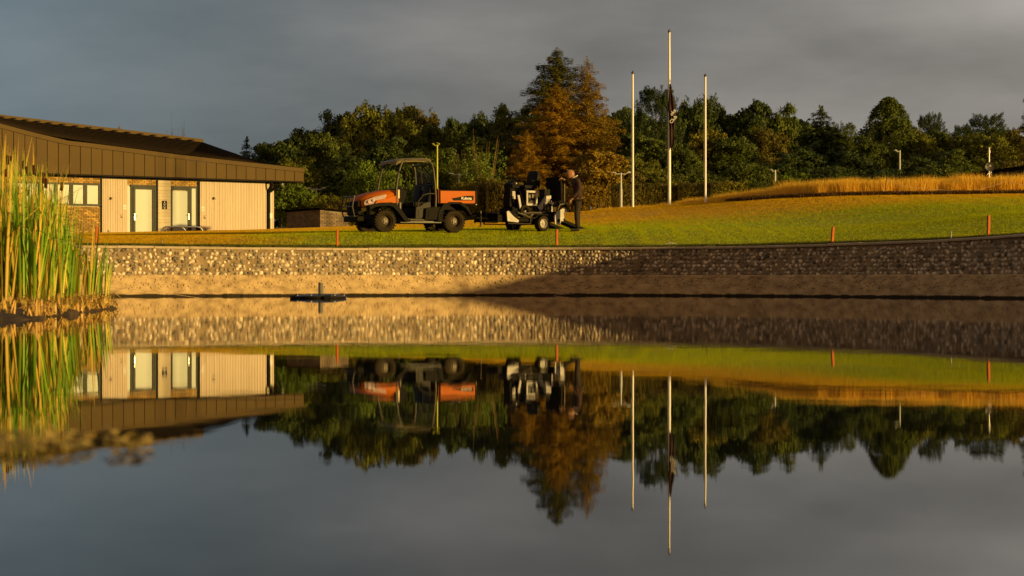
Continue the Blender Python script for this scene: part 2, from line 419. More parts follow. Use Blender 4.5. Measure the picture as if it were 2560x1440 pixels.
def zface(z, zc):
    """how far the face stands inside the shore line at height z: the lower part is battered"""
    return -0.02 - max(0.0, (0.50 - z)) * 0.16
b1 = B(); b2 = B()
ns = int((S1 - S0) / 0.07)
zs_low = [-0.5, -0.02, 0.03, 0.07, 0.12, 0.18, 0.24, 0.30, 0.36, 0.42, 0.47, 0.50]
VL, VU = [], []
for k in range(ns + 1):
    s = S0 + (S1 - S0) * k / ns
    p, nn = shore(s)
    for z in zs_low:
        a = noise.noise(Vector((p.x * 3, p.y * 3, z * 16))) * 0.016 + noise.noise(Vector((p.x * 9, p.y * 9, z * 18))) * 0.018
        o = zface(z, p.z) - 0.02 + a
        VL.append((p.x + nn.x * o, p.y + nn.y * o, z + (0.02 * noise.noise(Vector((s * 1.3, 0, 3))) if z == 0.50 else 0)))
    VL.append((p.x + nn.x * 0.03, p.y + nn.y * 0.03, 0.53))
    for z in [0.46, 0.56, 0.66, 0.76, 0.86, 0.96, 1.06, p.z - 0.058]:
        z = min(z, p.z - 0.058)
        a = noise.noise(Vector((p.x * 5, p.y * 5, z * 6))) * 0.008
        VU.append((p.x + nn.x * (a + 0.004), p.y + nn.y * (a + 0.004), z))
def grid_faces(na, nb):
    i, j = np.meshgrid(np.arange(na - 1), np.arange(nb - 1), indexing='ij'); i = i.ravel(); j = j.ravel()
    return np.stack([i * nb + j, (i + 1) * nb + j, (i + 1) * nb + j + 1, i * nb + j + 1], 1)
link('rendered_base', np_mesh('rendered_base', VL, grid_faces(ns + 1, len(zs_low) + 1), m_render), wall, smooth=True)
link('mortar_bed', np_mesh('mortar_bed', VU, grid_faces(ns + 1, 8), m_mortar), wall, smooth=True)

# coping stones
s = S0; cnt = 0
while s < S1 - 0.5:
    ln = random.uniform(0.85, 0.98); e = min(s + ln, S1)
    q = [shore(s + 0.006), shore((s + e) / 2), shore(e - 0.006)]
    bb = B(); dz = random.uniform(-0.004, 0.005); jo = random.uniform(-0.006, 0.006)
    secs = [[(p + nn * o + Vector((0, 0, z + dz))) for o, z in ((-0.055 + jo, -0.058), (-0.062 + jo, -0.02), (-0.045 + jo, -0.002), (0.27, 0.0), (0.28, -0.058))] for p, nn in q]
    bb.loft(secs); bb.done('coping_stone', m_cope, wall)
    s = e; cnt += 1

# flints: twelve knapped shapes shared between the single stones
flint_shapes = []
for k in range(12):
    fb = bmesh.new(); bmesh.ops.create_icosphere(fb, subdivisions=1, radius=1)
    for v in fb.verts:
        v.co *= 1 + 0.32 * noise.noise(v.co * 1.3 + Vector((k * 7.1, 0, 0))) + random.uniform(-.08, .08)
        v.co.y *= 0.55
    bmesh.ops.delete(fb, geom=[v for v in fb.verts if v.co.y > 0.42], context='VERTS')
    fm = bpy.data.meshes.new('flint'); fb.to_mesh(fm); fb.free(); fm.materials.append(m_flint); flint_shapes.append(fm)
stones = []; buried = []
s = S0 + 0.05
row_h = 0.094
while s < S1 - 0.05:
    p, nn = shore(s)
    nrow = int((p.z - 0.06 - 0.50) / row_h + 0.35)
    vis = p.y > 34 and abs(p.x / p.y) < 0.27
    for r_ in range(nrow):
        if random.random() < 0.10: continue
        z = 0.545 + (r_ + 0.05) * row_h + random.uniform(-.022, .022)
        if z > p.z - 0.085: continue
        sj = s + random.uniform(-.035, .035)
        q, qn = shore(sj)
        sx = random.uniform(.034, .070) if random.random() > .12 else random.uniform(.060, .085)
        sz = random.uniform(.035, .060)
        stones.append((q.x + qn.x * 0.002, q.y + qn.y * 0.002, z, math.atan2(qn.x, -qn.y) + math.pi, sx, sz, random.randrange(12), random.uniform(-.6, .6), q.y, vis))
    # half buried stones in the top of the render
    for _k in range(3):
        q, qn = shore(s + random.uniform(-.05, .05)); o = -0.030 - (.0 if _k else .0); zq = random.uniform(.18, .50); o = zface(zq, 1) - .012 - .012
        buried.append((q.x + qn.x * o, q.y + qn.y * o, zq, math.atan2(qn.x, -qn.y) + math.pi, random.uniform(.022, .046), random.uniform(.02, .034), random.randrange(12), random.uniform(-.6, .6), 999, vis))
    s += random.uniform(0.088, 0.118)
inview = sorted([a for a in stones if a[9] and a[8] < 900], key=lambda a: a[8])
single = set(map(id, inview[:300]))
restV, restF, base = [], [], 0
shp = []
for fm in flint_shapes:
    co = np.empty(len(fm.vertices) * 3, np.float32); fm.vertices.foreach_get('co', co)
    shp.append((co.reshape(-1, 3), np.array([list(p.vertices) for p in fm.polygons])))
for a in stones:
    x, y, z, rz, sx, sz, k, tilt, _, _ = a
    M = Matrix.Translation((x, y, z)) @ Matrix.Rotation(rz, 4, 'Z') @ Matrix.Rotation(tilt, 4, 'Y') @ Matrix.Diagonal((sx, 0.045, sz, 1))
    if id(a) in single:
        o = link('flint', flint_shapes[k], wall); o.matrix_local = M
    else:
        V, F = shp[k]; Mn = np.array(M); restV.append(V @ Mn[:3, :3].T + Mn[:3, 3]); restF.append(F + base); base += len(V)
bV, bF, bb_ = [], [], 0
for a in buried:
    x, y, z, rz, sx, sz, k, tilt, _, _ = a
    M = Matrix.Translation((x, y, z)) @ Matrix.Rotation(rz, 4, 'Z') @ Matrix.Rotation(tilt, 4, 'Y') @ Matrix.Diagonal((sx, 0.018, sz, 1))
    V, F = shp[k]; Mn = np.array(M); bV.append(V @ Mn[:3, :3].T + Mn[:3, 3]); bF.append(F + bb_); bb_ += len(V)
tag(link('buried_flints', np_mesh('buried_flints', np.vstack(bV), np.vstack(bF), m_render), wall, smooth=True), kind='stuff')
o = link('flintwork', np_mesh('flintwork', np.vstack(restV), np.vstack(restF), m_flint), wall); tag(o, kind='stuff')

# ------------------------------------------------------------------ geometry nodes scatter for grass (uncountable)
def scatter(name, patch, pts, rots, scales, label=None):
    me = bpy.data.meshes.new(name); me.vertices.add(len(pts)); me.vertices.foreach_set('co', np.asarray(pts, np.float32).ravel())
    a = me.attributes.new('rot', 'FLOAT_VECTOR', 'POINT'); a.data.foreach_set('vector', np.asarray(rots, np.float32).ravel())
    a = me.attributes.new('scl', 'FLOAT', 'POINT'); a.data.foreach_set('value', np.asarray(scales, np.float32).ravel())
    o = link(name, me); tag(o, kind='stuff')
    src = bpy.data.objects.new(name + '_patch', patch)
    ng = bpy.data.node_groups.new(name, 'GeometryNodeTree')
    ng.interface.new_socket('Geometry', in_out='INPUT', socket_type='NodeSocketGeometry'); ng.interface.new_socket('Geometry', in_out='OUTPUT', socket_type='NodeSocketGeometry')
    gi = ng.nodes.new('NodeGroupInput'); go = ng.nodes.new('NodeGroupOutput'); io = ng.nodes.new('GeometryNodeInstanceOnPoints')
    ob = ng.nodes.new('GeometryNodeObjectInfo'); ob.inputs[0].default_value = src
    na = ng.nodes.new('GeometryNodeInputNamedAttribute'); na.data_type = 'FLOAT_VECTOR'; na.inputs['Name'].default_value = 'rot'
    nb = ng.nodes.new('GeometryNodeInputNamedAttribute'); nb.data_type = 'FLOAT'; nb.inputs['Name'].default_value = 'scl'
    l = ng.links.new
    l(gi.outputs[0], io.inputs['Points']); l(ob.outputs['Geometry'], io.inputs['Instance'])
    l(na.outputs['Attribute'], io.inputs['Rotation']); l(nb.outputs['Attribute'], io.inputs['Scale']); l(io.outputs[0], go.inputs[0])
    md = o.modifiers.new('scatter', 'NODES'); md.node_group = ng
    return o

def blade_patch(name, size, count, hmin, hmax, wmin, wmax, m, lean=0.35, segs=1, clump=0):
    V, F = [], []
    for k in range(count):
        x, y = rng.uniform(-size / 2, size / 2, 2)
        h = rng.uniform(hmin, hmax); w = rng.uniform(wmin, wmax); a = rng.uniform(0, 2 * math.pi); la = rng.uniform(0, 2 * math.pi); l_ = rng.uniform(0, lean) * h
        dx, dy = math.cos(a) * w / 2, math.sin(a) * w / 2
        b0 = len(V)
        if segs == 1:
            V += [(x - dx, y - dy, -0.01), (x + dx, y + dy, -0.01), (x + math.cos(la) * l_, y + math.sin(la) * l_, h)]
            F.append((b0, b0 + 1, b0 + 2))
        else:
            mx_, my_ = x + math.cos(la) * l_ * .3, y + math.sin(la) * l_ * .3
            V += [(x - dx, y - dy, -0.01), (x + dx, y + dy, -0.01), (mx_ + dx * .8, my_ + dy * .8, h * .6), (mx_ - dx * .8, my_ - dy * .8, h * .6), (x + math.cos(la) * l_, y + math.sin(la) * l_, h)]
            F += [(b0, b0 + 1, b0 + 2), (b0, b0 + 2, b0 + 3), (b0 + 3, b0 + 2, b0 + 4)]
    return np_mesh(name, V, F, m)

def slope_rot(x, y, rz):
    e = 0.6; h = heights([(x + e, y), (x - e, y), (x, y + e), (x, y - e)])
    nrm = Vector((-(h[0] - h[1]) / (2 * e), -(h[2] - h[3]) / (2 * e), 1)).normalized()
    q = nrm.to_track_quat('Z', 'Y').to_matrix() @ Matrix.Rotation(rz, 3, 'Z')
    # keep the patch square to its own slope
    return tuple(q.to_euler('XYZ'))

def inside_lawn(x, y):
    """outside the coping and in the wedge the picture shows, with a margin"""
    d = np.hypot(PW[:, 0] - x, PW[:, 1] - y); k = int(d.argmin())
    off = (x - PW[k, 0]) * NW[k, 0] + (y - PW[k, 1]) * NW[k, 1]
    return off
lp = blade_patch('lawn_patch', 1.25, 1150, 0.018, 0.042, 0.008, 0.016, m_blade, 0.6)
pts, rots, scl = [], [], []
for y in np.arange(38, 97, 1.0):
    for x in np.arange(-28, 30, 1.0):
        if abs(x) > 0.262 * y + 1.5: continue
        off = inside_lawn(x, y)
        if off < 0.85: continue
        u = (x + 20.3) * 0.793 + (y - 85.6) * 0.609; o_ = (x + 20.3) * 0.609 - (y - 85.6) * 0.793
        if u < 15.5 and o_ < 0.1: continue                  # under the building
        if y > 84 and x > 3: continue
        pts.append((x, y, gz(x, y))); rots.append(slope_rot(x, y, random.choice((0, 1, 2, 3)) * math.pi / 2)); scl.append(1)
scatter('lawn_grass', lp, pts, rots, scl)
# uneven fringe along the coping
m_fringe = mat('fringe_blades', (0.15, 0.135, 0.03), (0.10, 0.125, 0.018), 2.0, 0.8, island=0.4, trans=0.25, spec=0.1)
fp = blade_patch('fringe_patch', 0.55, 420, 0.03, 0.085, 0.006, 0.012, m_fringe, 1.1, 3)
pts, rots, scl = [], [], []
s = S0 + 8
while s < S1 - 8:
    for off in (0.36, 0.62):
        p, nn = shore(s, off + random.uniform(-.04, .04))
        pts.append((p.x, p.y, gz(p.x, p.y) + 0.0)); rots.append(slope_rot(p.x, p.y, random.uniform(0, 6.28))); scl.append(random.uniform(.45, .95) if off < .5 else random.uniform(.35, .7))
    s += 0.27
scatter('edge_grass', fp, pts, rots, scl)
# long dry grass on the bank behind the crest
m_dry = mat('dry_grass', (0.88, 0.56, 0.06), (0.68, 0.39, 0.03), 1.2, 0.7, island=0.3, trans=0.35, spec=0.15)
dp = blade_patch('dry_patch', 1.15, 330, 0.25, 0.92, 0.009, 0.018, m_dry, 0.45, 3)
pts, rots, scl = [], [], []
for x0 in np.arange(1380, 2960, 9.0):
    tt = (x0 - 1500) / 1000
    dn = 88 if x0 < 1700 else (88 - (x0 - 1700) / 350 * 13 if x0 < 2050 else 75)
    for d in np.arange(dn, dn + (4.5 if x0 > 1800 else 3), 0.85):
        k = min(1.0, max(0.32, 0.36 + (x0 - 1600) / 620))
        p = ground(x0 + random.uniform(-6, 6), 0, d + random.uniform(-.3, .3))
        if x0 < 1480: continue
        pts.append(tuple(p)); rots.append((0, 0, random.uniform(0, 6.28))); scl.append(.8 * k * (random.uniform(.62, 1.0) + .28 * noise.noise(Vector((x0 * .02, d * .4, 5)))))
scatter('dry_grass', dp, pts, rots, scl)
# broken turf lip in front of the dry grass: short dark brown tufts
m_lip = mat('dark_grass', (0.11, 0.055, 0.018), (0.05, 0.028, 0.012), 1.5, 0.85, island=0.35, spec=0.1)
bp = blade_patch('lip_patch', 0.9, 420, 0.04, 0.13, 0.02, 0.035, m_lip, 0.9, 1)
pts, rots, scl = [], [], []
for x0 in np.arange(1860, 2960, 7.0):
    for d in (73.3 if x0 > 2000 else 74.5, 74.1 if x0 > 2000 else 75.2):
        p = ground(x0 + random.uniform(-4, 4), 0, d + random.uniform(-.2, .2))
        pts.append(tuple(p)); rots.append((0, 0, random.uniform(0, 6.28))); scl.append(random.uniform(.6, 1.3))
scatter('dark_lip', bp, pts, rots, scl)

# ------------------------------------------------------------------ mud bank, reeds and cattails
m_mud = mat('mud', (0.085, 0.055, 0.022), (0.028, 0.018, 0.010), 5.0, 0.75, bump=1.0, bscale=12, spec=0.2)
V = []; nx, ny = 46, 60
for i in range(nx):
    for j in range(ny):
        v = j / (ny - 1); y = 19 + 13.2 * v
        edge = -5.38 - 0.09 * (y - 27) + 0.16 * math.sin(y * 2.3) + 0.12 * noise.noise(Vector((y * 1.9, 3, 0))) - (0.35 * max(0, y - 30.4) ** 1.4) - 0.12 * max(0, 23 - y)
        u = i / (nx - 1); x = edge - 10.2 * u ** 1.7
        h = min(1, (edge - x) / 0.7) * min(1, (32.2 - y) / 0.8) * 0.13 + 0.075 * noise.noise(Vector((x * 2.6, y * 2.6, 0))) + 0.045 * noise.noise(Vector((x * 8, y * 8, 0)))
        V.append((x, y, -0.03 if i == 0 or j in (0, ny - 1) else h + 0.0))
tag(link('mud_bank', np_mesh('mud_bank', V, grid_faces(nx, ny)[:, ::-1], m_mud), smooth=True), kind='structure')

def reed_material(name, tip, mid, base):
    m = bpy.data.materials.new(name); m.use_nodes = True; t = m.node_tree; n = t.nodes; b = n['Principled BSDF']
    b.inputs['Roughness'].default_value = 0.5; b.inputs['Specular IOR Level'].default_value = 0.3
    g = n.new('ShaderNodeNewGeometry'); s = n.new('ShaderNodeSeparateXYZ'); t.links.new(g.outputs['Position'], s.inputs[0])
    oi = n.new('ShaderNodeObjectInfo'); a = n.new('ShaderNodeMath'); a.operation = 'ADD'; t.links.new(g.outputs['Random Per Island'], a.inputs[0]); t.links.new(oi.outputs['Random'], a.inputs[1])
    f = n.new('ShaderNodeMath'); f.operation = 'FRACT'; t.links.new(a.outputs[0], f.inputs[0])
    hh = n.new('ShaderNodeMath'); hh.operation = 'MULTIPLY_ADD'; t.links.new(f.outputs[0], hh.inputs[0]); hh.inputs[1].default_value = 0.9; t.links.new(s.outputs['Z'], hh.inputs[2])
    r = n.new('ShaderNodeValToRGB'); mr = n.new('ShaderNodeMapRange'); mr.inputs['From Min'].default_value = 0.1; mr.inputs['From Max'].default_value = 2.9; t.links.new(hh.outputs[0], mr.inputs['Value'])
    t.links.new(mr.outputs[0], r.inputs[0]); e = r.color_ramp.elements
    e[0].position = 0.08; e[0].color = (*base, 1); e[1].position = 0.88; e[1].color = (*tip, 1)
    q = e.new(0.27); q.color = (*mid, 1); q = e.new(0.62); q.color = (*mid, 1)
    v = n.new('ShaderNodeMapRange'); t.links.new(f.outputs[0], v.inputs['Value']); v.inputs['To Min'].default_value = 1.25; v.inputs['To Max'].default_value = 0.6
    sc = n.new('ShaderNodeVectorMath'); sc.operation = 'SCALE'; t.links.new(r.outputs[0], sc.inputs[0]); t.links.new(v.outputs[0], sc.inputs['Scale'])
    t.links.new(sc.outputs[0], b.inputs['Base Color'])
    tr = n.new('ShaderNodeBsdfTranslucent'); t.links.new(sc.outputs[0], tr.inputs[0]); ms = n.new('ShaderNodeMixShader'); ms.inputs[0].default_value = 0.25
    t.links.new(b.outputs[0], ms.inputs[1]); t.links.new(tr.outputs[0], ms.inputs[2]); t.links.new(ms.outputs[0], n['Material Output'].inputs[0])
    return m
m_green = reed_material('green_reed', (0.50, 0.50, 0.035), (0.215, 0.39, 0.015), (0.66, 0.48, 0.08))
m_straw = reed_material('straw_reed', (0.72, 0.46, 0.08), (0.62, 0.42, 0.06), (0.66, 0.40, 0.12))
m_brown = mat('seed_head', (0.075, 0.028, 0.012), (0.045, 0.018, 0.008), 9, 0.9, bump=0.4, bscale=80, spec=0.1)

def reed_leaf(h, w, bend, twist, kink=0.0, segs=8):
    """a long strap leaf folded along its middle, rooted at the origin, leaning towards +x"""
    V, F = [], []
    x = z = 0.0; ang = 0.03
    for i in range(segs + 1):
        v = i / segs; ww = w * (1 - v ** 2.6) * (0.75 + 0.5 * v if v < .5 else 1) + 0.0006
        a = twist * v; c, s2 = math.cos(a), math.sin(a)
        V += [(x - s2 * ww * .5 * 0.2, -c * ww / 2, z), (x + ww * 0.16, 0, z), (x - s2 * ww * .5 * 0.2, c * ww / 2, z)]
        ang += bend / segs * (0.3 + 1.6 * v * v) + (kink if i == int(segs * .7) else 0)
        x += math.sin(ang) * h / segs; z += math.cos(ang) * h / segs
    for i in range(segs):
        k = i * 3
        F += [(k, k + 1, k + 4, k + 3), (k + 1, k + 2, k + 5, k + 4)]
    return V, F
leaf_shapes = []
for k in range(14):
    V, F = reed_leaf(1.0, random.uniform(.018, .029), random.uniform(.03, .42), random.uniform(-1, 1), random.choice((0, 0, 0, 0, .9, 1.5)))
    leaf_shapes.append((np.array(V), np.array(F)))
leaf_g = [np_mesh('leaf', V, F, m_green) for V, F in leaf_shapes]
leaf_s = [np_mesh('leaf', V, F, m_straw) for V, F in leaf_shapes]
for q in leaf_g + leaf_s: q.shade_smooth()
def leafM(x, y, z, h, rz, tilt): return Matrix.Translation((x, y, z)) @ Matrix.Rotation(rz, 4, 'Z') @ Matrix.Rotation(tilt, 4, 'Y') @ Matrix.Diagonal((h, 1.0 + 0.25 * h, h, 1))
def stand_top(px):       # height of the stand across the picture
    return np.interp(px, [-60, 0, 40, 90, 135, 165, 190, 225, 262, 290], [2.05, 2.02, 1.98, 1.92, 1.75, 1.35, 1.1, .98, .92, .5])
# the mass of reeds behind: nobody could count it
for nm, mm, cnt_, hk in (('green_reeds', m_green, 1150, 0.97), ('straw_reeds', m_straw, 330, 1.06)):
    VV_, FF_, base = [], [], 0
    for k in range(cnt_):
        px = random.uniform(-70, 192); d = random.uniform(25.2, 31.2)
        X = (px - 1280) / FPX * d
        if X > -5.5: continue
        ht = stand_top(px) * hk * random.uniform(.62, 1.10) * (d / 29) ** 0.6
        V, F = random.choice(leaf_shapes)
        M = np.array(leafM(X, d, 0.06, ht, random.uniform(0, 6.28), random.uniform(-.10, .17)))
        VV_.append(V @ M[:3, :3].T + M[:3, 3]); FF_.append(F + base); base += len(V)
    me = np_mesh(nm, np.vstack(VV_), np.vstack(FF_), mm); tag(link(nm, me, smooth=True), kind='stuff')
# litter of broken leaves lying on the mud
VV_, FF_, base = [], [], 0
for k in range(620):
    y = random.uniform(23.5, 31.4); X = -5.40 - 0.09 * (y - 27) - random.random() ** 1.5 * 1.6
    V, F = random.choice(leaf_shapes); h = random.uniform(.15, .6)
    M = np.array(leafM(X, y, 0.10 + random.random() * .05, h, random.uniform(0, 6.28), random.uniform(1.1, 1.6)))
    VV_.append(V @ M[:3, :3].T + M[:3, 3]); FF_.append(F + base); base += len(V)
tag(link('reed_litter', np_mesh('reed_litter', np.vstack(VV_), np.vstack(FF_), m_straw)), kind='stuff')

VV_, FF_, base = [], [], 0
for k in range(900):
    y = random.uniform(22.5, 31.4); X = -5.34 - 0.09 * (y - 27) - random.random() ** 1.3 * 1.2
    V, F = random.choice(leaf_shapes); h = random.uniform(.06, .26)
    M = np.array(leafM(X, y, 0.02, h, random.uniform(0, 6.28), random.uniform(-.2, 1.0)))
    VV_.append(V @ M[:3, :3].T + M[:3, 3]); FF_.append(F + base); base += len(V)
tag(link('reed_stubble', np_mesh('reed_stubble', np.vstack(VV_), np.vstack(FF_), m_straw)), kind='stuff')

# clumps one can pick out along the front and right of the stand
def clump(px, d, ht, nl, green, label, spread=.10, lean=0.0):
    X = (px - 1280) / FPX * d
    root = empty('reed_clump', (X, d, 0.05), random.uniform(0, 6.28), label, 'reeds', 'reed clumps at the pond edge')
    for k in range(nl):
        sh = random.randrange(14); me = (leaf_g if random.random() < green else leaf_s)[sh]
        o = link('leaf', me, root)
        a = random.uniform(0, 6.28); r_ = random.random() ** .7 * spread
        o.matrix_local = leafM(math.cos(a) * r_, math.sin(a) * r_, 0, ht * random.uniform(.65, 1.12), a + random.uniform(-.8, .8), random.uniform(0, .10) + lean)
    return root
clump(262, 30.6, .92, 9, .9, 'thin green reed clump at the far right tip of the mud bank', .05)
clump(236, 30.3, 1.02, 20, .85, 'green reed clump leaning by the orange stake, right of the stand', .09, .05)
clump(222, 30.0, 1.22, 22, .7, 'tall green and straw clump just left of the rightmost dense clump', .08)
clump(196, 29.6, 1.08, 16, .45, 'mostly straw coloured clump in front of the brick panel', .10)
clump(182, 29.3, 1.10, 16, .5, 'mixed clump under the right end of the row of cattail heads', .10)
clump(160, 28.6, 1.36, 18, .75, 'dense green clump below the window of the building', .10)
clump(134, 28.3, 1.62, 20, .85, 'bright green clump right of the middle of the stand', .11)
clump(112, 27.6, 1.70, 18, .8, 'bright green clump in the middle of the stand', .12)
clump(86, 27.0, 1.60, 14, .3, 'straw coloured clump left of the bright green middle clumps', .11)
clump(60, 26.6, 1.62, 16, .6, 'green and yellow clump near the left edge with a dead base', .12)
clump(34, 26.2, 1.52, 20, .95, 'broad green clump near the left edge of the photo', .13)
clump(12, 25.8, 1.6, 16, .9, 'leftmost whole green clump of the stand', .12)
clump(-12, 25.6, 1.7, 14, .7, 'green clump cut by the left edge of the photo', .12)
# cattails with their brown heads
heads = [(16, 400, 26, 'cattail with the tallest brown head at the left edge', 28.5), (8, 432, 20, 'cattail with a dark head low beside the tallest one', 28.0),
         (48, 412, 24, 'cattail with a plump brown head second from the left', 28.6), (38, 396, 14, 'cattail with a faint brown head between two plump ones', 29.6),
         (66, 425, 20, 'cattail with a reddish head half hidden by straw leaves', 29.2), (93, 425, 26, 'cattail with a rusty head in the middle of the row', 28.8),
         (110, 444, 28, 'cattail with a drooping brown head right of the middle', 28.8), (125, 458, 28, 'cattail with a nearly black head against the brick wall', 29.0),
         (148, 466, 24, 'rightmost cattail with a short brown head by the window', 29.3)]
for px, py, hl, lab, d in heads:
    d -= 2.9; p = ray(px, py, d); hgt = p.z - 0.05; hl = hl / FPX * d
    root = empty('cattail', (p.x - random.uniform(-.05, .05), d, 0.05), random.uniform(0, 6.28), lab, 'cattail', 'cattails with brown heads in the reed stand')
    b_ = B(); top = Vector((random.uniform(-.04, .04), 0, hgt + hl / 2 + .10)); b_.tube([(0, 0, 0), tuple(top * .5 + Vector((.01, 0, 0))), tuple(top)], .004, 5, rad=[.006, .005, .0018]); b_.done('stem', m_straw, root)
    b_ = B(); c = top * ((hgt) / (top.z)); r_ = .019
    b_.tube([(c.x, c.y, hgt - hl / 2), (c.x, c.y, hgt - hl / 2 + .012), (c.x, c.y, hgt), (c.x, c.y, hgt + hl / 2 - .012), (c.x, c.y, hgt + hl / 2)], r_, 10, rad=[.005, r_ * .95, r_, r_ * .92, .004])
    b_.done('seed_head', m_brown, root, smooth=True)
    for k in range(3):
        o = link('leaf', leaf_s[random.randrange(14)], root); o.matrix_local = leafM(0, 0, 0, hgt * random.uniform(.9, 1.18), random.uniform(0, 6.28), random.uniform(-.02, .04))
# long dead stems fallen over the water
m_dead = mat('dead_stem', (0.45, 0.32, 0.2), (0.35, 0.25, 0.15), 5, .7)
p0, p1 = ray(225, 713, 33), ray(514, 745.0, 45)
b_ = B(); b_.tube([p0, (p0 * .5 + p1 * .5) + Vector((0, 0, .01)), Vector((p1.x, p1.y, .004))], .004, 5); tag(b_.done('fallen_stem', m_dead), 'long pale dead stem slanting from the reeds down to the water', 'stem')
p0, p1 = ray(1500, 727, 54.0), ray(1385, 738, 53.6)
b_ = B(); b_.tube([p0, Vector((p1.x, p1.y, .01))], .005, 5); tag(b_.done('loose_cane', m_dead), 'thin pale cane leaning on the foot of the shaded wall', 'cane')
# weed sprouting at cracks along the water line
m_weed = mat('weed', (0.03, 0.026, 0.012), (0.05, 0.04, 0.015), 5, .9, island=.3)
wl = [(x, 738) for x in (277, 443, 484, 524, 566, 607, 690, 733, 991, 1037, 1083, 1129)]
WL = ['dark weed tuft by the right tip of the reed bank', 'dark weed tuft on the wall foot beside the middle of the fallen stem', 'dark weed tuft just right of the end of the fallen stem',
      'third dark weed tuft right of the fallen stem', 'dark weed tuft below the left part of the long boarded wall', 'dark weed tuft below the middle of the long boarded wall', 'dark weed tuft below the drainpipe of the building',
      'dark weed tuft just left of the floating aerator', 'first dark weed tuft right of the aerator', 'second dark weed tuft right of the aerator', 'third dark weed tuft right of the aerator', 'dark weed tuft below the rear wheel of the utility vehicle']
for x, y in wl:
    # nearest wall point in that column
    k = min(range(NP_), key=lambda i: abs(PW[i][0] / PW[i][1] * FPX + 1280 - x) + (0 if PW[i][1] > 40 else 1e6))
    p = Vector((PW[k][0] - NW[k][0] * .11, PW[k][1] - NW[k][1] * .11, 0)); p.x = (x - 1280) / FPX * p.y
    V, F = [], []
    for q in range(26):
        h = random.uniform(.04, .10) if q else .20; a = random.uniform(-.9, .9) if q else 0.0; x0 = random.uniform(-.05, .05) if q else 0; b0 = len(V)
        V += [(x0 - .004, 0, -.01), (x0 + .004, 0, -.01), (x0 + math.sin(a) * h, random.uniform(-.03, .0), math.cos(a) * h)]; F.append((b0, b0 + 1, b0 + 2))
    o = link('weed_tuft', np_mesh('weed_tuft', V, F, m_weed)); o.location = p
    tag(o, WL[wl.index((x, y))], 'weed', 'weed tufts along the foot of the wall')
# floating mat of weed near the lens
m_mat = mat('algae', (0.50, 0.34, 0.09), (0.26, 0.22, 0.06), 14, 0.8, bump=.5, island=.5, spec=.2)
V, F = [], []
for k in range(2600):
    x = random.uniform(-1.75, -0.88); y = 5.15 + random.gauss(0, .30)
    cx = noise.noise(Vector((x * 4.5, y * 3.0, 1.7)))
    if cx < 0.02 or y < 4.55 or y > 6.0 or x > -0.88 - abs(y - 5.35) * .35: continue
    a = random.uniform(0, 6.28); l_ = random.uniform(.012, .035); z = random.uniform(.002, .022) * (1 + cx); b0 = len(V)
    V += [(x, y, z), (x + math.cos(a) * l_, y + math.sin(a) * l_, z + random.uniform(-.003, .012)), (x + math.cos(a + 1.3) * l_ * .8, y + math.sin(a + 1.3) * l_ * .8, z + random.uniform(-.002, .012))]; F.append((b0, b0 + 1, b0 + 2))
tag(link('floating_algae', np_mesh('floating_algae', V, F, m_mat)), kind='stuff')
# ------------------------------------------------------------------ building
BA = R(37.5)
F0 = Vector((-20.3, 85.6, 0)); EV = Vector((math.cos(BA), math.sin(BA), 0)); NV = Vector((math.sin(BA), -math.cos(BA), 0))
def fplane(px, off, o=F0):
    """column px met with the plane that stands off metres in front of the fascia: (distance along it, distance from the lens)"""
    rx = (px - 1280) / FPX
    p = o + NV * off
    # t*(rx,1) = p + u*E
    det = rx * (-EV.y) + EV.x
    tt = (p.x * (-EV.y) + EV.x * p.y) / det
    u = (rx * p.y - p.x) / (EV.x - rx * EV.y)
    tt = p.y + u * EV.y
    return u, tt
def U(px, off=-0.5): return fplane(px, off)[0]
def Zp(px, py, off=-0.5): return CAMZ + (HOR - py) / FPX * fplane(px, off)[1]
m_board = mat('larch_board', (0.57, 0.47, 0.36), (0.52, 0.42, 0.315), 1.5, 0.7, island=0.05, bump=0.15, bscale=8, stretch=(6, 6, 0.6), spec=0.2)
m_hboard = mat('pale_board', (0.58, 0.50, 0.36), (0.50, 0.42, 0.29), 1.5, 0.7, island=0.06, stretch=(0.6, 6, 6), spec=0.2)
m_brick = mat('brick', (0.40, 0.25, 0.07), (0.30, 0.17, 0.045), 5, 0.85, island=0.42, bump=.3, bscale=40, spec=0.15)
m_joint = mat('brick_mortar', (0.48, 0.42, 0.30), (0.38, 0.33, 0.24), 8, 0.9)
m_fascia = mat('bronze_cladding', (0.088, 0.055, 0.0135), (0.076, 0.047, 0.011), 0.8, 0.6, island=0.05, spec=0.12)
m_roof = mat('dark_roof', (0.007, 0.0055, 0.0045), (0.005, 0.004, 0.0035), 0.7, 0.95, spec=0.0)
m_seam = mat('seam_metal', (0.022, 0.015, 0.009), (0.016, 0.011, 0.007), 2, .8, spec=.05)
m_black = mat('black_trim', (0.007, 0.005, 0.004), (0.005, 0.004, 0.003), 4, 0.6, spec=.1)
m_frame = mat('grey_frame', (0.040, 0.040, 0.026), (0.032, 0.032, 0.02), 4, 0.5, spec=.15)
m_glass = mat('frosted_glass', (0.37, 0.41, 0.37), (0.34, 0.38, 0.34), 0.8, 0.35, spec=0.25)
m_steel = mat('steel', (0.65, 0.63, 0.6), (0.5, 0.5, 0.48), 8, 0.25, metal=1.0)
m_white = mat('white_plastic', (0.72, 0.70, 0.66), (0.62, 0.60, 0.57), 6, 0.45)
bld = empty('service_building', F0, BA, 'long low timber and brick building with curved bronze fascia and dark seamed roof', 'building')
def lb(b_, u0, u1, z0, z1, o0, o1, bev=0.0): return b_.box(u0, u1, -o0, -o1, z0, z1, bev)
WO = -0.5
ZE = 4.62
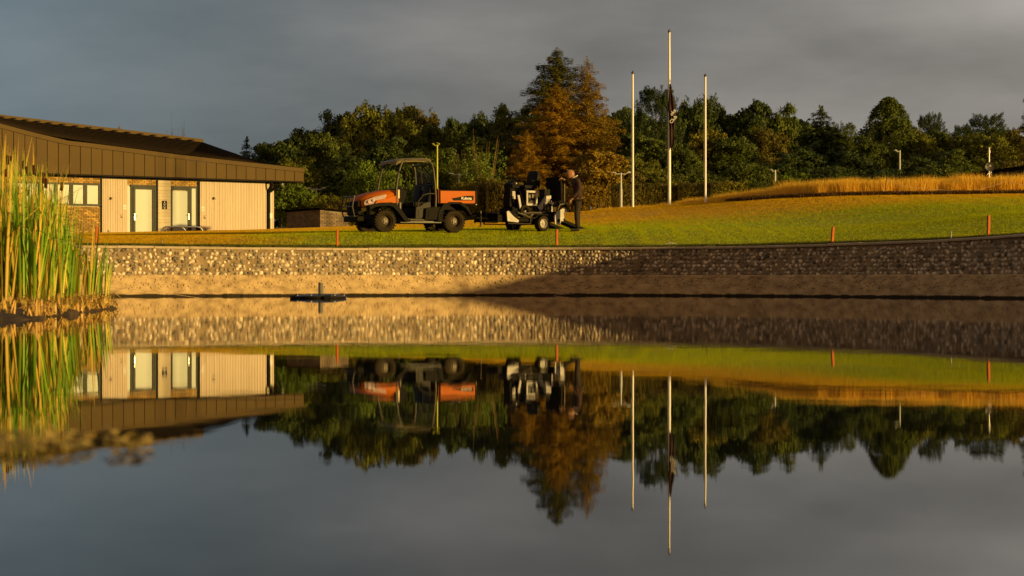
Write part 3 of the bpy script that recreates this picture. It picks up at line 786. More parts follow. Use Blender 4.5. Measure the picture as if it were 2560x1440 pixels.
def part(name, m, u0, u1, z0, z1, o0, o1, parent=bld, bev=0.0, **k):
    b_ = B(); lb(b_, u0, u1, z0, z1, o0, o1, bev); return b_.done(name, m, parent)
UR = U(685)
part('wall', m_joint, U(-170), UR - .02, 1.2, ZE, WO - .25, WO - .06)
part('end_wall', m_joint, UR - .3, UR - .01, 1.2, ZE, -8.2, WO - .251)
# vertical boards
m_backing = mat('board_backing', (0.20, 0.12, 0.05), None, 4, .9)
def vboards(px0, px1, z0=1.9, z1=ZE - .005):
    a, c = U(px0), U(px1); n_ = max(1, round((c - a) / 0.078)); w = (c - a) / n_
    proto_ = None
    part('board_backing', m_backing, a, c, z0, z1, WO - .058, WO - .031)
    for k in range(n_):
        b_ = B(); dz = random.uniform(-.004, .004)
        lb(b_, a + k * w + .006, a + (k + 1) * w - .006, z0, z1, WO - .03, WO + dz, 0.003); b_.done('board', m_board, bld)
vboards(255, 319); vboards(500, 667.5); vboards(676, 685)
a, c = U(395), U(427)
z = 1.95
while z < ZE - .02:
    part('horizontal_board', m_hboard, a + .004, c - .004, z + .004, min(z + .135, ZE - .005), WO - .06, WO + random.uniform(-.003, .003)); z += .137
# bricks
def bricks(px0, px1, z0, z1, root=bld, a=None, c=None, o=WO, face=None):
    if a is None: a, c = U(px0), U(px1)
    r_ = 0; z = z0
    while z < z1 - .03:
        u = a - (0.1125 if r_ % 2 else 0.0)
        while u < c:
            x0, x1 = max(u, a), min(u + .215, c)
            if x1 - x0 > .04:
                b_ = B(); lb(b_, x0 + .005, x1 - .005, z + .005, min(z + .070, z1), o - .05, o + random.uniform(-.004, .004)); b_.done('brick', m_brick, root)
            u += .225
        z += .075; r_ += 1
bricks(146, 251, 2.02, 3.40); bricks(146, 251, 4.335, ZE - .01); bricks(319, 390, 4.335, ZE - .01); bricks(427, 493, 4.335, ZE - .01)
# bricks continue behind the reeds as one joined stretch
bq = B(); r_ = 0; z = 2.02
while z < ZE - .05:
    if z < 3.36 or z > 4.32:
        u = U(-165) - (0.1125 if r_ % 2 else 0)
        while u < U(146) - .06:
            lb(bq, u + .005, min(u + .21, U(146) - .005), z + .005, z + .07, WO - .05, WO + random.uniform(-.004, .004)); u += .225
    z += .075; r_ += 1
tag(bq.done('brickwork', m_brick, bld), kind='stuff')
# posts between the bays
for p0, p1 in ((251, 255), (390.5, 394.5), (493.5, 499.5)): part('post', m_black, U(p0), U(p1), 1.9, ZE, WO - .05, WO + .03)
# window
def frame_rect(root, px0, px1, z0, z1, w, o, m=m_frame, sill=True):
    b_ = B(); a, c = (px0, px1)
    lb(b_, a, c, z1 - w, z1, o - .06, o); lb(b_, a, a + w, z0, z1 - w, o - .06, o); lb(b_, c - w, c, z0, z1 - w, o - .06, o)
    if sill: lb(b_, a + w, c - w, z0, z0 + w, o - .06, o)
    return b_
wz0, wz1 = 3.41, 4.33
prev = None
for a_, c_ in ((U(-60), U(20)), (U(20), U(100)), (U(100), U(140)), (U(140), U(178.5)), (U(178.5), U(213.5)), (U(213.5), U(251))):
    f = frame_rect(bld, a_ + .002, c_ - .002, wz0, wz1, .075, WO + .015).done('window', m_frame, bld)
    part('pane', m_glass, a_ + .077, c_ - .077, wz0 + .077, wz1 - .077, WO - .045, WO - .03, f)
# side light, first door
def light(px0, px1, z0, z1):
    part('side_light', m_glass, U(px0) + .005, U(px1) - .005, z0, z1, WO - .06, WO - .03)
light(319, 327.5, 1.95, 4.25)
dz0 = 2.30
f = frame_rect(bld, U(327), U(390), dz0 - .3, 4.325, .075, WO + .02, sill=False).done('door_frame', m_frame, bld)
f2 = frame_rect(bld, U(333), U(386), dz0 - .3, 4.245, .10, WO + .012).done('door', m_frame, bld)
part('pane', m_glass, U(339), U(381), dz0 - .2, 4.14, WO - .04, WO - .02, f2)
b_ = B()
for zz in (4.02, 3.05): b_.cyl((U(387), -(WO + .03), zz - .09), (U(387), -(WO + .03), zz + .10), .018, seg=8)
b_.done('hinge', m_steel, f2)
b_ = B(); b_.box(U(336.0) - .02, U(336.0) + .02, -(WO + .04), -(WO + .015), 2.86, 3.12); b_.cyl((U(336), -(WO + .035), 3.03), (U(336), -(WO + .075), 3.03), .012, seg=8); b_.cyl((U(336) - .01, -(WO + .07), 3.03), (U(336) + .10, -(WO + .07), 3.03), .012, seg=8); b_.done('handle', m_steel, f2)
# second door
f = frame_rect(bld, U(427) + .004, U(493), dz0 - .3, 4.325, .07, WO + .02, sill=False).done('door_frame', m_frame, bld)
f2 = frame_rect(bld, U(428.5), U(479), dz0 - .3, 4.25, .09, WO + .012)
lb(f2, U(468), U(479) - .09, dz0 - .3, 4.16, WO - .05, WO + .01)
f2 = f2.done('door', m_frame, bld)
part('pane', m_glass, U(428.5) + .05, U(468), dz0 - .2, 4.12, WO - .04, WO + .014, f2)
part('side_light', m_glass, U(479) + .002, U(491.5), 2.0, 4.24, WO - .05, WO + .006)
b_ = B(); b_.box(U(471) - .02, U(471) + .02, -(WO + .04), -(WO + .012), 2.92, 3.17); b_.cyl((U(471), -(WO + .035), 3.10), (U(471), -(WO + .075), 3.10), .012, seg=8); b_.cyl((U(471) + .01, -(WO + .07), 3.10), (U(471) - .10, -(WO + .07), 3.10), .012, seg=8); b_.done('handle', m_steel, f2)
# soffit and shadow gap
part('soffit', m_black, U(-170), U(759, -0.02) - .1, ZE + .004, ZE + .05, -2.0, -.04)
part('eaves_beam', m_black, U(-170), UR + .1, ZE - .075, ZE + .002, WO - .24, WO + .035)
# fascia: profile of its top edge
top_px = [(-200, 252), (-150, 266), (-60, 291), (0, 309), (91, 333), (171, 352), (213, 356.5), (305, 368), (457, 388), (610, 405), (761, 421)]
tu = np.array([U(x, 0) for x, y in top_px]); tz = np.array([Zp(x, y, 0) for x, y in top_px])
def ztop(u): return float(np.interp(u, tu, tz))
bandh = .175
ZF = 4.67
uL, uR_ = U(-170, 0), U(760, 0)
pit = 0.473
n_ = int((uR_ - uL) / pit); pit = (uR_ - uL) / n_
for k in range(n_):
    a, c = uL + k * pit + .012, uL + (k + 1) * pit - .012
    b_ = B(); j = random.uniform(-.003, .003)
    b_.prism([(a, ZF), (c, ZF), (c, ztop(c) - bandh - .012), (a, ztop(a) - bandh - .012)], 0.03, 0.0 + j, 'y', bev=.004); b_.done('fascia_panel', m_fascia, bld)
bq = B()
pr = [(u, ztop(u)) for u in np.linspace(uL, uR_, 60)]
bq.prism([(u, z - .3) for u, z in pr if True][:1] + [(uL, ZF + .01), (uR_, ZF + .01)] + [(u, z - bandh - .02) for u, z in pr[::-1]], .12, .034, 'y'); bq.done('fascia_backing', m_black, bld)
bq = B()
bq.prism([(u, z - bandh) for u, z in pr] + [(u, z) for u, z in pr[::-1]], .10, -.02, 'y'); bq.done('verge_trim', m_fascia, bld)
part('fascia_return', m_fascia, uR_ - .03, uR_, ZF, ztop(uR_) - bandh - .01, -3.0, -.035)
# roof: ruled between the verge and a far ridge that falls away to the right
far_px = [(-200, 272, -9), (0, 294, -9), (120, 308.4, -9), (250, 324, -9), (380, 339.5, -9), (506, 355, -9), (580, 381, -5.5), (650, 404, -3.0), (761, 421.5, -.6)]
nearU = [-170, 0, 120, 250, 380, 470, 560, 650, 758]
near3, far3 = [], []
for (x, y, o), nx_ in zip(far_px, nearU):
    u, d = fplane(x, o); far3.append(Vector((u, -o, CAMZ + (HOR - y) / FPX * d)))
    u2 = U(nx_, 0); near3.append(Vector((u2, .03, ztop(u2) - .01)))
def roofpt(a, v):
    i = min(int(a), len(near3) - 2); f_ = a - i
    p = near3[i].lerp(near3[i + 1], f_); q = far3[i].lerp(far3[i + 1], f_); w = p.lerp(q, v)
    w.z -= 0.10 * math.sin(math.pi * v) * (1 if a < 5 else .4); return w
na, nb = 41, 17
V = [roofpt((len(near3) - 1) * i / (na - 1), j / (nb - 1)) for i in range(na) for j in range(nb)]
link('roof', np_mesh('roof', [tuple(v) for v in V], grid_faces(na, nb), m_roof), bld, smooth=True)
for j in range(1, 15):
    b_ = B(); v = j / 15
    b_.tube([roofpt((len(near3) - 1) * i / 40, v) + Vector((0, 0, .03)) for i in range(39 - j // 2)], .014, 4); b_.done('seam', m_seam, bld)
bq = B()
rp = [roofpt(5 * i / 20, 1.0) for i in range(21)]
bq.loft([[p + Vector((0, -.10, -.02)), p + Vector((0, .12, -.02)), p + Vector((0, .12, .13)), p + Vector((0, -.10, .13))] for p in rp]); bq.done('ridge_capping', m_fascia, bld)
for i in range(1, 20):
    b_ = B(); p = roofpt(5 * i / 20, .985); b_.box(p.x - .09, p.x + .09, p.y - .25, p.y - .02, p.z + .0, p.z + .05); b_.done('ridge_bracket', m_black, bld)
# a back slope so the building has depth
bq = B(); bq.loft([[p, p + Vector((0, 6, -1.6)), p + Vector((0, 6, -1.75)), p + Vector((0, 0, -.15))] for p in rp]); bq.done('back_roof', m_roof, bld)
part('back_wall', m_joint, U(-170), UR - .31, 1.2, 4.6, -8.2, -7.95)
# drainpipes at the corner
b_ = B(); up = U(670); b_.tube([(up + .02, .25, 4.66), (up + .02, .25, 4.45), (up, .47, 4.22), (up, .47, 4.0), (up, .47, 2.0)], .068, 10)
b_.tube([(up + .42, .2, 4.66), (up + .40, .22, 4.42), (up + .2, .4, 4.30), (up, .47, 4.14)], .06, 10); b_.done('downpipe', m_black, bld, smooth=True)
b_ = B(); uw = U(674.8); b_.tube([(uw, .44, 4.18), (uw, .44, 2.0)], .03, 8); b_.done('conduit', m_white, bld, smooth=True)
b_ = B(); b_.box(U(672.2), U(678), .40, .47, 3.04, 3.27, .008); b_.box(U(674.6), U(675.6), .392, .40, 3.12, 3.17); b_.done('junction_box', m_white, bld)
# small fittings on the boards: things fixed to the wall
m_dk = mat('fitting_black', (0.02, 0.018, 0.016), (0.03, 0.026, 0.022), 6, 0.4)
for px, lab in ((278, 'small black box camera with pale side on the boards left of the first door'), (535, 'small black box camera with pale side on the long boarded wall')):
    u = U(px); z = Zp(px, 496)  # a small camera: dark box with a pale side
    r_ = empty('wall_camera', F0 + EV * u + NV * (WO) + Vector((0, 0, z)), BA, lab, 'wall camera', 'box cameras on the boards')
    b_ = B(); b_.box(-.055, .0, -.10, -.006, -.05, .05, .006); b_.done('housing', m_dk, r_)
    b_ = B(); b_.box(.003, .065, -.06, -.006, -.045, .04, .006); b_.done('lens', mat('lens', (.5, .42, .33)), r_)
for px, py, lab in ((311, 518, 'white notice with a grey hexagon beside the first door'), (507, 522, 'white notice with a grey hexagon beside the second door')):
    u = U(px); z = Zp(px, py)
    r_ = empty('notice', F0 + EV * u + NV * (WO) + Vector((0, 0, z)), BA, lab, 'notice', 'white notices on the boards')
    b_ = B(); b_.box(-.065, .065, -.014, -.006, -.085, .085); b_.done('plate', m_white, r_)
    b_ = B(); pts_ = [(math.cos(a) * .045, math.sin(a) * .05) for a in [R(30 + 60 * k) for k in range(6)]]
    b_.tube([(x, -.017, y) for x, y in pts_], .005, 4, closed=True)
    for q in (-.018, 0, .018): b_.box(-.028, .028, -.019, -.0145, q - .003, q + .003)
    b_.done('print', mat('notice_print', (.22, .22, .25)), r_)
for px, py, lab in ((303.5, 540.5, 'small bronze switch plate low by the first door'), (512, 543, 'small bronze switch plate low by the second door')):
    u = U(px); z = Zp(px, py)
    r_ = empty('switch_plate', F0 + EV * u + NV * (WO) + Vector((0, 0, z)), BA, lab, 'switch', 'switch plates by the doors')
    b_ = B(); b_.box(-.04, .04, -.016, -.006, -.068, .068, .004); b_.done('plate', mat('switch_bronze', (.20, .12, .06)), r_)
    b_ = B(); b_.box(-.026, .026, -.021, -.0165, -.01, .048); b_.done('rocker', mat('switch_pale', (.6, .5, .38)), r_)
b_ = B(); b_.box(-.03, .03, -.03, -.006, -.03, .05); o = b_.done('air_brick', m_dk); o.location = F0 + EV * U(271) + NV * WO + Vector((0, 0, Zp(271, 578))); o.rotation_euler = (0, 0, BA)
tag(o, 'tiny dark vent at the foot of the boards near the brick panel', 'vent')
# sign: white figures on black, lettering too small to read in the photograph
u = U(411); z = Zp(411, 512.5)
sg = empty('door_sign', F0 + EV * u + NV * WO + Vector((0, 0, z)), BA, 'black rectangular sign with white pictograms between the two doors', 'sign')
b_ = B(); b_.box(-.115, .115, -.02, -.006, -.175, .175, .004); b_.done('board', m_black, sg)
b_ = B()
yq = -.0205
b_.prism([(0, .125), (-.034, .085), (.034, .085)], yq, yq - .003, 'y'); b_.cyl((0, yq, .143), (0, yq - .003, .143), .013, seg=10)
b_.box(-.075, -.015, yq - .003, yq, .030, .044); b_.box(-.008, .03, yq - .003, yq, .030, .044); b_.box(.038, .078, yq - .003, yq, .030, .044)
b_.prism([(-.034, -.022), (.034, -.022), (.016, .004), (-.018, .002)], yq, yq - .003, 'y')
b_.box(-.075, -.01, yq - .003, yq, -.088, -.074); b_.box(-.002, .07, yq - .003, yq, -.088, -.074)
b_.cyl((0, yq, -.132), (0, yq - .003, -.132), .024, seg=12); b_.done('pictogram', m_white, sg)
# ------------------------------------------------------------------ cycle hoops in front of the doors
def P3(px, py, d): return ray(px, py, d)
rk = empty('cycle_rack', ground(450, 0, 84), R(20), 'low polished steel tube rack on the turf before the doors', 'cycle rack')
def hoop(x0, x1, y, h): return [(x0, y, -.25), (x0, y, 0), (x0 + .04, y, h * .55), (x0 + .10, y, h * .85), (x0 + .22, y, h), (x1 - .22, y, h), (x1 - .10, y, h * .85), (x1 - .04, y, h * .55), (x1, y, 0), (x1, y, -.25)]
zz = ray(450, 567.5, 84).z - rk.location.z
for y, x0, x1 in ((-.35, -.80, .84), (.35, -.50, .30)):
    b_ = B(); b_.tube(hoop(x0, x1, y, zz), .028, 8); b_.done('hoop', m_steel, rk, smooth=True)
# ------------------------------------------------------------------ brick bin store
SA = R(37.5)
sc_ = ray(800, 571, 86); sc_.z = 0
E2 = Vector((math.cos(SA), math.sin(SA), 0)); L2 = Vector((-math.sin(SA), math.cos(SA), 0))
zb_, zc_, zr_, zl_ = 2.30, ray(800, 520.5, 86).z, ray(872, 528, 86.8).z, ray(719, 526, 88).z
st = empty('brick_store', (sc_.x, sc_.y, 0), SA, 'low brick store with a dark sloping roof beyond the lawn', 'shed')
m_sb = mat('store_brick', (0.19, 0.135, 0.08), (0.14, 0.10, 0.06), 5, .85, island=.28, bump=.3, bscale=40)
WD, LN = 1.37, 2.48
b_ = B(); b_.prism([(0.03, 1.8), (WD - .03, 1.8), (WD - .03, zr_ - .05), (.03, zc_ - .05)], .03, LN - .03, 'y'); b_.done('wall', mat('store_mortar', (.24, .19, .13)), st)
def bricks2(w, h0, htop, place):
    r_ = 0; z = h0
    while z < max(htop(0), htop(w)) - .03:
        u = -.1125 if r_ % 2 else 0
        while u < w:
            x0, x1 = max(u, 0), min(u + .215, w)
            if x1 - x0 > .04 and z + .07 < min(htop(x0), htop(x1)) - .02:
                b_ = B(); place(b_, x0 + .005, x1 - .005, z + .005, z + .070, random.uniform(-.003, .003)); b_.done('brick', m_sb, st)
            u += .225
        z += .075; r_ += 1
bricks2(WD, zb_, lambda x: zc_ + (zr_ - zc_) * x / WD - .06, lambda b_, x0, x1, z0, z1, j: b_.box(x0, x1, -.0 + j, .045, z0, z1))
bricks2(LN, zb_, lambda x: zc_ + (zl_ - zc_) * x / LN - .06, lambda b_, x0, x1, z0, z1, j: b_.box(-.0 + j, .045, x0 + .046, x1 + .046, z0, z1))
b_ = B(); b_.loft([[(-.06, -.06, zc_ - .06), (WD + .10, -.06, zr_ - .06), (WD + .10, -.06, zr_ + .02), (-.06, -.06, zc_ + .02)], [(-.06, LN + .1, zl_ - .06), (WD + .1, LN + .1, zr_ - .08), (WD + .1, LN + .1, zr_), (-.06, LN + .1, zl_ + .02)]]); b_.done('roof', m_roof, st)
# dark low roof showing above the dry grass at the right edge
p = ground(2500, 0, 92)
sh = empty('low_shed', (ray(2430, 446, 92).x, 92, 0), R(8), 'dark low shed roof rising behind the dry grass at the right edge', 'shed')
z0 = ray(2430, 447, 92).z; z1 = ray(2570, 424, 92).z
b_ = B(); b_.loft([[(-.6, 0, z0 - .03), (-.6, 3, z0 + .1), (-.6, 3, z0 + .16), (-.6, 0, z0 + .04)], [(3.6, 0, z1 + .12), (3.6, 3, z1 + .3), (3.6, 3, z1 + .38), (3.6, 0, z1 + .2)]]); b_.done('roof', m_roof, sh)
b_ = B(); b_.loft([[(-.5, .2, 3.5), (-.5, 2.8, 3.5), (-.5, 2.8, z0 + .05), (-.5, .2, z0 - .05)], [(3.5, .2, 3.5), (3.5, 2.8, 3.5), (3.5, 2.8, z1 + .1), (3.5, .2, z1 + .05)]]); b_.done('wall', m_black, sh)

# ------------------------------------------------------------------ flagpoles, lamps, dish
m_pole = mat('white_pole', (0.74, 0.72, 0.68), (0.66, 0.64, 0.60), 5, 0.35, spec=.5)
m_fin = mat('finial', (0.06, 0.06, 0.07), (0.04, 0.04, 0.05), 5, 0.2, spec=.6)
def flagpole(px, ytop, ybase, rb, rt, label):
    g0 = ground(px, 0, 78); top = ray(px, ytop, 78).z
    r_ = empty('flagpole', g0, 0, label, 'flagpole', 'white flagpoles on the rise'); H = top - g0.z
    b_ = B(); b_.tube([(0, 0, -.3), (0, 0, 0), (0, 0, H * .35), (0, 0, H - .12)], rb, 14, rad=[rb, rb, rb * .92, rt]); b_.done('pole', m_pole, r_, smooth=True)
    b_ = B(); b_.cyl((0, 0, H - .12), (0, 0, H - .08), rt * 1.2); b_.ball((0, 0, H - .055), .062, 12, (1, 1, .72)); b_.ball((0, 0, H - .0), .022, 8); b_.done('finial', m_fin, r_, smooth=True)
    b_ = B(); b_.tube([(-rb - .02, -.02, 1.0), (-rt - .03, -.02, H - .15)], .004, 4); b_.done('halyard', mat('rope', (.3, .25, .2)), r_)
    b_ = B(); b_.box(-rb - .03, -rb + .01, -.02, .02, .93, 1.07, .006); b_.done('cleat', m_steel, r_)
    return r_, H
flagpole(1582, 178, 518, .043, .032, 'left white flagpole, bare, the taller of the two short poles')
cp_, HC = flagpole(1673.5, 74, 512, .058, .034, 'tallest white flagpole in the centre carrying the furled dark flag')
flagpole(1763.5, 185, 506, .043, .032, 'right white flagpole, bare and nearest to the dry grass')
# the flag hangs limp in narrow folds
m_flag = mat('flag_cloth', (0.045, 0.020, 0.020), (0.028, 0.013, 0.014), 3, 0.75, bump=.3, bscale=15, spec=.2)
fl = empty('flag', (cp_.location.x, 78, 0), 0, 'limp dark maroon flag with white lettering hanging down the tallest pole', 'flag')
zt, zb2 = ray(1673, 209, 78).z, ray(1673, 372, 78).z
nu, nv = 40, 44; V = []
for j in range(nv):
    v = j / (nv - 1); z = zt + (zb2 - zt) * v
    xl = np.interp(v, [0, .1, .3, .42, .44, .7, .95, 1], [.02, .0, -.055, -.085, -.03, -.01, .0, .04])
    xr = np.interp(v, [0, .1, .28, .45, .6, .75, .93, 1], [.045, .075, .145, .205, .19, .15, .155, .09])
    amp = np.interp(v, [0, .2, .6, 1], [.02, .06, .085, .05])
    for i in range(nu):
        u = i / (nu - 1); x = xl + (xr - xl) * (0.5 - 0.5 * math.cos(math.pi * u)) + .012 * math.sin(u * 19 + v * 3) * min(1, v * 5)
        y = -.075 - amp * (0.55 + .45 * math.cos(u * 15.0 + 1.1 * math.sin(v * 5))) - .02 * math.sin(v * 17 + u * 4)
        V.append((x, y, z + .03 * math.sin(u * 9)* v))
o = link('cloth', np_mesh('cloth', V, grid_faces(nv, nu), m_flag), fl, smooth=True)
md_ = o.modifiers.new('thick', 'SOLIDIFY'); md_.thickness = .006
for tx, x, z, s_, a in (('oke', .115, zt + (zb2 - zt) * .50 + .0, .17, 52), ('Club', .125, zt + (zb2 - zt) * .60 - .02, .17, 50)):
    o = link('lettering', text_mesh(tx, s_, 'lettering'), fl, m_white); o.location = (x, -.245, z + .12); o.rotation_euler = (R(90), R(-a), 0)
b_ = B(); b_.tube([(-.16, -.06, zb2 - .03), (.12, -.06, zb2 - .01)], .008, 5); b_.tube([(.05, -.05, zt + .02), (.0, -.04, zt + .16)], .006, 5); b_.done('toggle', mat('rope', (.3, .25, .2)), fl)

m_lamp = mat('lamp_paint', (0.50, 0.50, 0.46), (0.40, 0.40, 0.37), 6, .5)
m_lampy = mat('yellow_green_paint', (0.50, 0.52, 0.05), (0.42, 0.44, 0.05), 6, .5)
def lamp(px, ytop, d, arms, label, m=m_lamp, r=.045, group='street lamps before the trees'):
    g0 = ground(px, 0, d); H = ray(px, ytop, d).z - g0.z; s_ = FPX / d
    ro = empty('street_lamp', g0, 0, label, 'street lamp', group)
    b_ = B(); b_.tube([(0, 0, -.3), (0, 0, 1.0), (0, 0, 1.01), (0, 0, H)], r, 10, rad=[r * 1.35, r * 1.35, r, r * .8]); b_.done('post', m, ro, smooth=True)
    for a in arms:
        L_ = a / s_; sg_ = 1 if a > 0 else -1
        b_ = B(); b_.tube([(0, 0, H - .03), (L_ * .35, 0, H - .06), (L_ * .62, 0, H - .02)], .022, 6); b_.done('arm', m, ro)
        b_ = B(); x0, x1 = sorted((L_ * .5, L_)); b_.prism([(x0, H - .02), (x0 + .06, H + .035), (x1 - .08, H + .06 if sg_ > 0 else H + .03), (x1, H + .02), (x1 - .02, H - .01)], -.13, .13, 'y', bev=.008); b_.done('lantern', m_lamp if m is m_lamp else m, ro)
    return ro
lamp(1093, 361, 100, [-12, 6], 'tall yellow-green lamp post behind the orange utility vehicle', m_lampy, .042)
lamp(1148, 434, 97, [-27, 26], 'double-headed street lamp behind the cargo bed of the utility vehicle')
lamp(791, 471, 100, [-25, 24], 'double-headed street lamp behind the low brick store')
lamp(1552.5, 432, 92, [-24, 25], 'double-headed street lamp left of the leftmost flagpole')
lamp(1938, 425, 96, [-13, ], 'short single-headed lamp rising from the hedge right of the flagpoles')
lamp(2249.5, 376, 100, [-15], 'tall single-headed grey lamp above the dry grass under the birch')
g0 = ground(706, 0, 97); H = ray(706, 446, 97).z - g0.z
b_ = B(); b_.tube([(0, 0, -.2), (0, 0, H)], .05, 10); b_.cyl((0, 0, H), (0, 0, H + .03), .06); b_.cyl((0, 0, .30), (0, 0, .42), .053); o = b_.done('white_post', m_pole, None, smooth=True); o.location = g0
tag(o, 'plain white post standing at the right end of the timber building', 'post')
# satellite dish
g0 = ground(2473, 0, 90)
ds = empty('satellite_dish', g0, 0, 'small round dark satellite dish on a white mast above the dry grass', 'satellite dish')
zt_ = ray(2472, 371, 90).z - g0.z; zd = ray(2472, 417, 90).z - g0.z
b_ = B(); b_.tube([(0, 0, -.3), (0, 0, zt_)], .03, 8, rad=[.035, .022]); b_.ball((0, 0, zt_), .045, 8); b_.cyl((0, 0, zt_ - .2), (0, 0, zt_ - .08), .05); b_.done('mast', m_pole, ds)
b_ = B(); secs = []
for k in range(8):
    r_ = .195 * k / 7; secs.append((r_, -.10 - .05 * (k / 7) ** 2))
rings = []
b_.loft([[(math.cos(a) * max(r_, .003), y, zd + math.sin(a) * max(r_, .003)) for a in np.linspace(0, 2 * math.pi, 28, endpoint=False)] for r_, y in secs] + [[(math.cos(a) * r_, y + .012, zd + math.sin(a) * r_) for a in np.linspace(0, 2 * math.pi, 28, endpoint=False)] for r_, y in secs[::-1]], caps=True)
b_.done('dish', mat('dish_grey', (.055, .05, .045), (.045, .04, .036), 3, .5), ds, smooth=True)
b_ = B(); b_.box(-.06, .06, -.155, -.15, zd + .015, zd + .03); b_.ball((0, -.15, zd + .06), .022, 8); b_.done('emblem', m_white, ds)
b_ = B(); b_.tube([(0, -.05, zd - .22), (0, -.3, zd - .26)], .015, 6); b_.ball((0, -.32, zd - .25), .035, 8); b_.tube([(0, 0, zd - .24), (-.10, -.05, zd - .34)], .014, 6); b_.tube([(0, 0, zd - .24), (.09, -.05, zd - .33)], .014, 6); b_.done('feed_arm', m_pole, ds)

# ------------------------------------------------------------------ marker stakes and small items on the lawn
m_stake = mat('stake_red', (0.44, 0.105, 0.012), (0.36, 0.08, 0.012), 12, .7, bump=.2, bscale=60)
def edge_pt(px, off):
    k = min((i for i in range(NP_) if PW[i][1] > 38), key=lambda i: abs(PW[i][0] / PW[i][1] * FPX + 1280 - px))
    y = PW[k][1] + NW[k][1] * off; x = (px - 1280) / FPX * y; return Vector((x, y, gz(x, y)))
for px, yt, yb, off, tilt, lab in ((240.5, 560, 605, .9, 2, 'orange stake half hidden by the reeds at the left'), (843, 568, 610, .55, 0, 'orange stake at the wall below the front of the utility vehicle'),
                                (1392, 570, 611, .55, 0, 'orange stake at the wall below the ramp of the trailer'), (2080, 557, 597, .6, 5, 'leaning orange stake at the wall right of the flagpoles'),
                                (2470.5, 522, 575, 1.0, 1.5, 'dull red stake at the far right of the lawn, the tallest')):
    p = edge_pt(px, off); H = (yb - yt) / FPX * p.y
    b_ = B(); b_.box(-.028, .028, -.028, .028, -.25, H, .004); b_.box(-.022, .022, -.022, .022, H, H + .008); o = b_.done('marker_stake', m_stake); o.location = p; o.rotation_euler = (0, R(tilt), R(25))
    tag(o, lab, 'marker stake', 'stakes marking the pond edge')
for px, H, lab, cc in ((2378, .15, 'small pale peg in the turf between the two right hand stakes', (.4, .4, .38)), (405, .10, 'short thin peg in the turf near the left end of the wall', (.35, .3, .25))):
    p = edge_pt(px, .5); b_ = B(); b_.cyl((0, 0, -.1), (0, 0, H), .013, seg=6); b_.cyl((0, 0, H), (0, 0, H + .015), .018, seg=6); o = b_.done('peg', mat('peg%d' % px, cc)); o.location = p; tag(o, lab, 'peg')
p = edge_pt(1677, .75); hd = empty('drain_hoop', p, 0, 'low pale wire hoop in the grass at the wall below the flagpoles', 'wire hoop')
b_ = B(); b_.tube([(-.17, 0, .0), (-.12, 0, .05), (0, 0, .085), (.13, 0, .05), (.18, 0, .0)], .007, 5); b_.done('hoop', m_lamp, hd)
b_ = B()
for q in (-.05, .0, .05): b_.tube([(q, 0, 0), (q * .7, 0, .08)], .005, 4)
b_.done('bar', m_lamp, hd)
# rope and stakes through the dry grass
m_rope = mat('pale_rope', (.55, .42, .25))
b_ = B(); pA, pB, pC = ray(2216, 449, 74), ray(2290, 470, 74), ray(2380, 476, 74)
b_.tube([pA, pA.lerp(pB, .5) + Vector((0, 0, -.06)), pB, pC], .006, 4)
pA, pB, pC = ray(2440, 476, 74), ray(2520, 453, 74), ray(2600, 474, 74); b_.tube([pA, pB, pC], .006, 4); tag(b_.done('boundary_rope', m_rope), 'thin pale rope slung through the long dry grass', 'rope')
p = ground(2215, 0, 74.2); b_ = B(); b_.tube([(-.06, 0, -.1), (.03, 0, ray(0, 440, 74.2).z - p.z)], .014, 6); o = b_.done('rope_stake', mat('old_wood', (.12, .07, .03))); o.location = p; tag(o, 'dark weathered stake in the dry grass holding the rope', 'stake')

# ------------------------------------------------------------------ floating aerator
m_float = mat('float_black', (0.016, 0.015, 0.014), (0.03, 0.025, 0.018), 6, .35, spec=.3)
a0 = ray(802, 745, 1); dA = CAMZ * FPX / (745.5 - HOR)
ae = empty('pond_aerator', ((802 - 1280) / FPX * dA, dA, 0), 0, 'round black floating fountain aerator with a grey upright pipe', 'aerator')
b_ = B(); RR = .56
prof = [(RR * .86, -.05), (RR * .97, .0), (RR, .03), (RR * .97, .055), (RR * .5, .095), (RR * .2, .10), (.02, .10)]
b_.loft([[(math.cos(a) * r_, math.sin(a) * r_, z) for a in np.linspace(0, 2 * math.pi, 40, endpoint=False)] for r_, z in prof]); b_.done('float', m_float, ae, smooth=True)
b_ = B(); b_.cyl((0, 0, .09), (0, 0, .335), .055, seg=18); b_.done('pipe', mat('grey_pipe', (.16, .145, .13)), ae, smooth=True)
b_ = B(); b_.box(-.66, -.45, -.08, .08, .0, .075, .01); b_.box(-.63, -.58, -.09, -.08, .02, .05); b_.done('bracket', m_float, ae)
b_ = B(); b_.box(.12, .28, -.60, -.50, .0, .075, .01)
for k in range(3): b_.cyl((.15 + k * .045, -.61, .04), (.15 + k * .045, -.60, .04), .014, seg=8)
b_.done('motor_housing', m_float, ae)
b_ = B()
for k in range(6):
    a = k * math.pi / 3 + .2; b_.cyl((math.cos(a) * RR * .9, math.sin(a) * RR * .9, .06), (math.cos(a) * RR * .9, math.sin(a) * RR * .9, .078), .018, seg=8)
b_.done('bolt', m_steel, ae)
